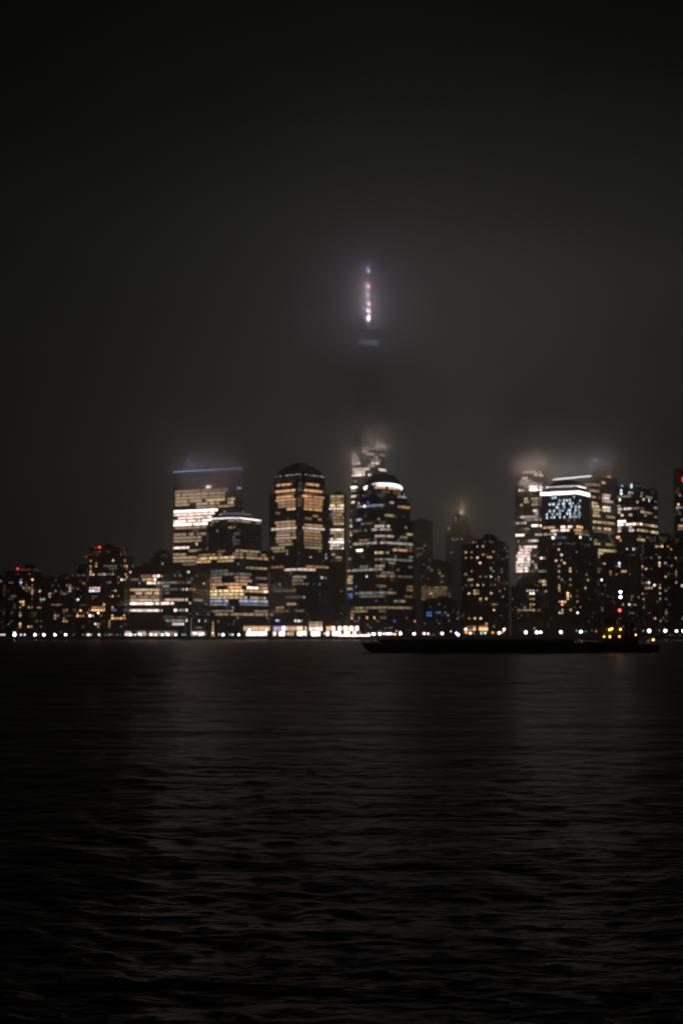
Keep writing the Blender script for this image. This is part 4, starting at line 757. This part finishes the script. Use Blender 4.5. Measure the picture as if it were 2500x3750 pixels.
tl(2210, 2331, 'Y', 9.6, .2, 'deck_light', TD-3.1); tl(2326, 2325, 'Y', 9.6, .18, 'deck_light', TD-3.0); tl(2390, 2343, 'Y', 10.6, .21, 'stern_light', TD-3.0)
mb = MB()
for px, pz in ((2326, 2325), (2390, 2343), (2210, 2331)):
    p = at(px, pz, TD-3.0); mb.tube((p.x, TD-3.0, 1.8), (p.x, TD-3.0, p.z-.2), .05, .05, steel, 5)
mb.build('lamp_post', tg, off)

# ------------------------------------------------------------------ air
def vol(name, density, nodes=None, lab=None, x=(-3000, 3000), y=(-150, 5000), z=(-4, 620), aniso=.75, col=(1, 1, 1)):
    mb = MB(); m = bpy.data.materials.new(name+'_air'); m.use_nodes = True; t = m.node_tree; t.nodes.clear()
    out = t.nodes.new('ShaderNodeOutputMaterial'); v = t.nodes.new('ShaderNodeVolumePrincipled'); v.inputs['Density'].default_value = density; v.inputs['Anisotropy'].default_value = aniso; v.inputs['Color'].default_value = (*col, 1)
    t.links.new(v.outputs[0], out.inputs['Volume'])
    mb.prism([(x[0], y[0]), (x[1], y[0]), (x[1], y[1]), (x[0], y[1])], z[0], z[1], m); o = mb.build(name); tag(o, lab, kind='stuff'); return o, m, v
vol('haze', 0.00012, lab='thin night haze over the river and the city', aniso=.88)
o, m, v = vol('low_cloud', 0.0, lab='low cloud bank swallowing the tower tops', x=(-1500, 1500), y=(1450, 2320), z=(3.5, 600), aniso=.85)
t = m.node_tree
def TN(tp, **k):
    n = t.nodes.new(tp)
    for a_, b_ in k.items(): setattr(n, a_, b_)
    return n
g_ = TN('ShaderNodeNewGeometry'); sp = TN('ShaderNodeSeparateXYZ'); t.links.new(g_.outputs['Position'], sp.inputs[0])
ns = TN('ShaderNodeTexNoise'); ns.inputs['Scale'].default_value = .006; ns.inputs['Detail'].default_value = 3; t.links.new(g_.outputs['Position'], ns.inputs['Vector'])
ad = TN('ShaderNodeMath', operation='MULTIPLY_ADD'); 
def bump(x0, w, a):
    q1 = TN('ShaderNodeMath', operation='SUBTRACT'); t.links.new(sp.outputs[0], q1.inputs[0]); q1.inputs[1].default_value = x0
    q2 = TN('ShaderNodeMath', operation='DIVIDE'); t.links.new(q1.outputs[0], q2.inputs[0]); q2.inputs[1].default_value = w
    q3 = TN('ShaderNodeMath', operation='MULTIPLY'); t.links.new(q2.outputs[0], q3.inputs[0]); t.links.new(q2.outputs[0], q3.inputs[1])
    q4 = TN('ShaderNodeMath', operation='MULTIPLY'); t.links.new(q3.outputs[0], q4.inputs[0]); q4.inputs[1].default_value = -1
    q5 = TN('ShaderNodeMath', operation='EXPONENT'); t.links.new(q4.outputs[0], q5.inputs[0])
    q6 = TN('ShaderNodeMath', operation='MULTIPLY'); t.links.new(q5.outputs[0], q6.inputs[0]); q6.inputs[1].default_value = a
    return q6.outputs[0]
sm = TN('ShaderNodeMath', operation='ADD'); t.links.new(bump(-175, 95, 42), sm.inputs[0]); t.links.new(bump(262, 110, 22), sm.inputs[1])
sn = TN('ShaderNodeMath', operation='ADD'); t.links.new(sm.outputs[0], sn.inputs[0]); t.links.new(sp.outputs[2], sn.inputs[1])
t.links.new(ns.outputs['Fac'], ad.inputs[0]); ad.inputs[1].default_value = 60; t.links.new(sn.outputs[0], ad.inputs[2])   # z + wobble(0..90)
mr = TN('ShaderNodeMapRange', interpolation_type='SMOOTHSTEP'); t.links.new(ad.outputs[0], mr.inputs[0]); mr.inputs[1].default_value = 228; mr.inputs[2].default_value = 320; mr.inputs[3].default_value = 0; mr.inputs[4].default_value = .003
mr2 = TN('ShaderNodeMapRange', interpolation_type='SMOOTHSTEP'); t.links.new(ad.outputs[0], mr2.inputs[0]); mr2.inputs[1].default_value = 400; mr2.inputs[2].default_value = 480; mr2.inputs[3].default_value = 1; mr2.inputs[4].default_value = .28
mu = TN('ShaderNodeMath', operation='MULTIPLY'); t.links.new(mr.outputs[0], mu.inputs[0]); t.links.new(mr2.outputs[0], mu.inputs[1]); 
yr = TN('ShaderNodeMapRange', interpolation_type='SMOOTHSTEP'); t.links.new(sp.outputs[1], yr.inputs[0]); yr.inputs[1].default_value = 1985; yr.inputs[2].default_value = 2150; yr.inputs[3].default_value = 1; yr.inputs[4].default_value = 0
mk = TN('ShaderNodeMath', operation='MULTIPLY'); t.links.new(mu.outputs[0], mk.inputs[0]); t.links.new(yr.outputs[0], mk.inputs[1])
mi = TN('ShaderNodeMapRange', interpolation_type='SMOOTHSTEP'); t.links.new(sp.outputs[1], mi.inputs[0]); mi.inputs[1].default_value = 1760; mi.inputs[2].default_value = 2000; mi.inputs[3].default_value = 0; mi.inputs[4].default_value = .005
mz = TN('ShaderNodeMapRange', interpolation_type='SMOOTHSTEP'); t.links.new(sp.outputs[2], mz.inputs[0]); mz.inputs[1].default_value = 180; mz.inputs[2].default_value = 380; mz.inputs[3].default_value = 1; mz.inputs[4].default_value = 0
mm = TN('ShaderNodeMath', operation='MULTIPLY_ADD'); t.links.new(mi.outputs[0], mm.inputs[0]); t.links.new(mz.outputs[0], mm.inputs[1]); t.links.new(mk.outputs[0], mm.inputs[2])
n2 = TN('ShaderNodeTexNoise'); n2.inputs['Scale'].default_value = .022; n2.inputs['Detail'].default_value = 3; t.links.new(g_.outputs['Position'], n2.inputs['Vector'])
nr = TN('ShaderNodeMapRange'); t.links.new(n2.outputs['Fac'], nr.inputs[0]); nr.inputs[1].default_value = .36; nr.inputs[2].default_value = .66; nr.inputs[3].default_value = .1; nr.inputs[4].default_value = 2.1
tot = None
for c_, r0, r1, de in (((cx-18, cy-12, 476), 8, 135, .0078), ((cx-2, cy-75, 322), 25, 130, .017), ((-150, 1706, 228), 25, 85, .020), ((258, 1815, 262), 20, 95, .026), ((335, 1805, 258), 15, 85, .022), ((410, 1760, 235), 15, 80, .01)):
    pv = TN('ShaderNodeVectorMath', operation='DISTANCE'); t.links.new(g_.outputs['Position'], pv.inputs[0]); pv.inputs[1].default_value = c_
    pm = TN('ShaderNodeMapRange', interpolation_type='SMOOTHERSTEP'); t.links.new(pv.outputs['Value'], pm.inputs[0]); pm.inputs[1].default_value = r0; pm.inputs[2].default_value = r1; pm.inputs[3].default_value = de; pm.inputs[4].default_value = 0
    pa = TN('ShaderNodeMath', operation='ADD'); 
    if tot is not None: t.links.new(tot, pa.inputs[0])
    else: pa.inputs[0].default_value = 0
    t.links.new(pm.outputs[0], pa.inputs[1]); tot = pa.outputs[0]
pz = TN('ShaderNodeMath', operation='MULTIPLY_ADD'); t.links.new(tot, pz.inputs[0]); t.links.new(nr.outputs[0], pz.inputs[1]); t.links.new(mm.outputs[0], pz.inputs[2]); t.links.new(pz.outputs[0], v.inputs['Density'])
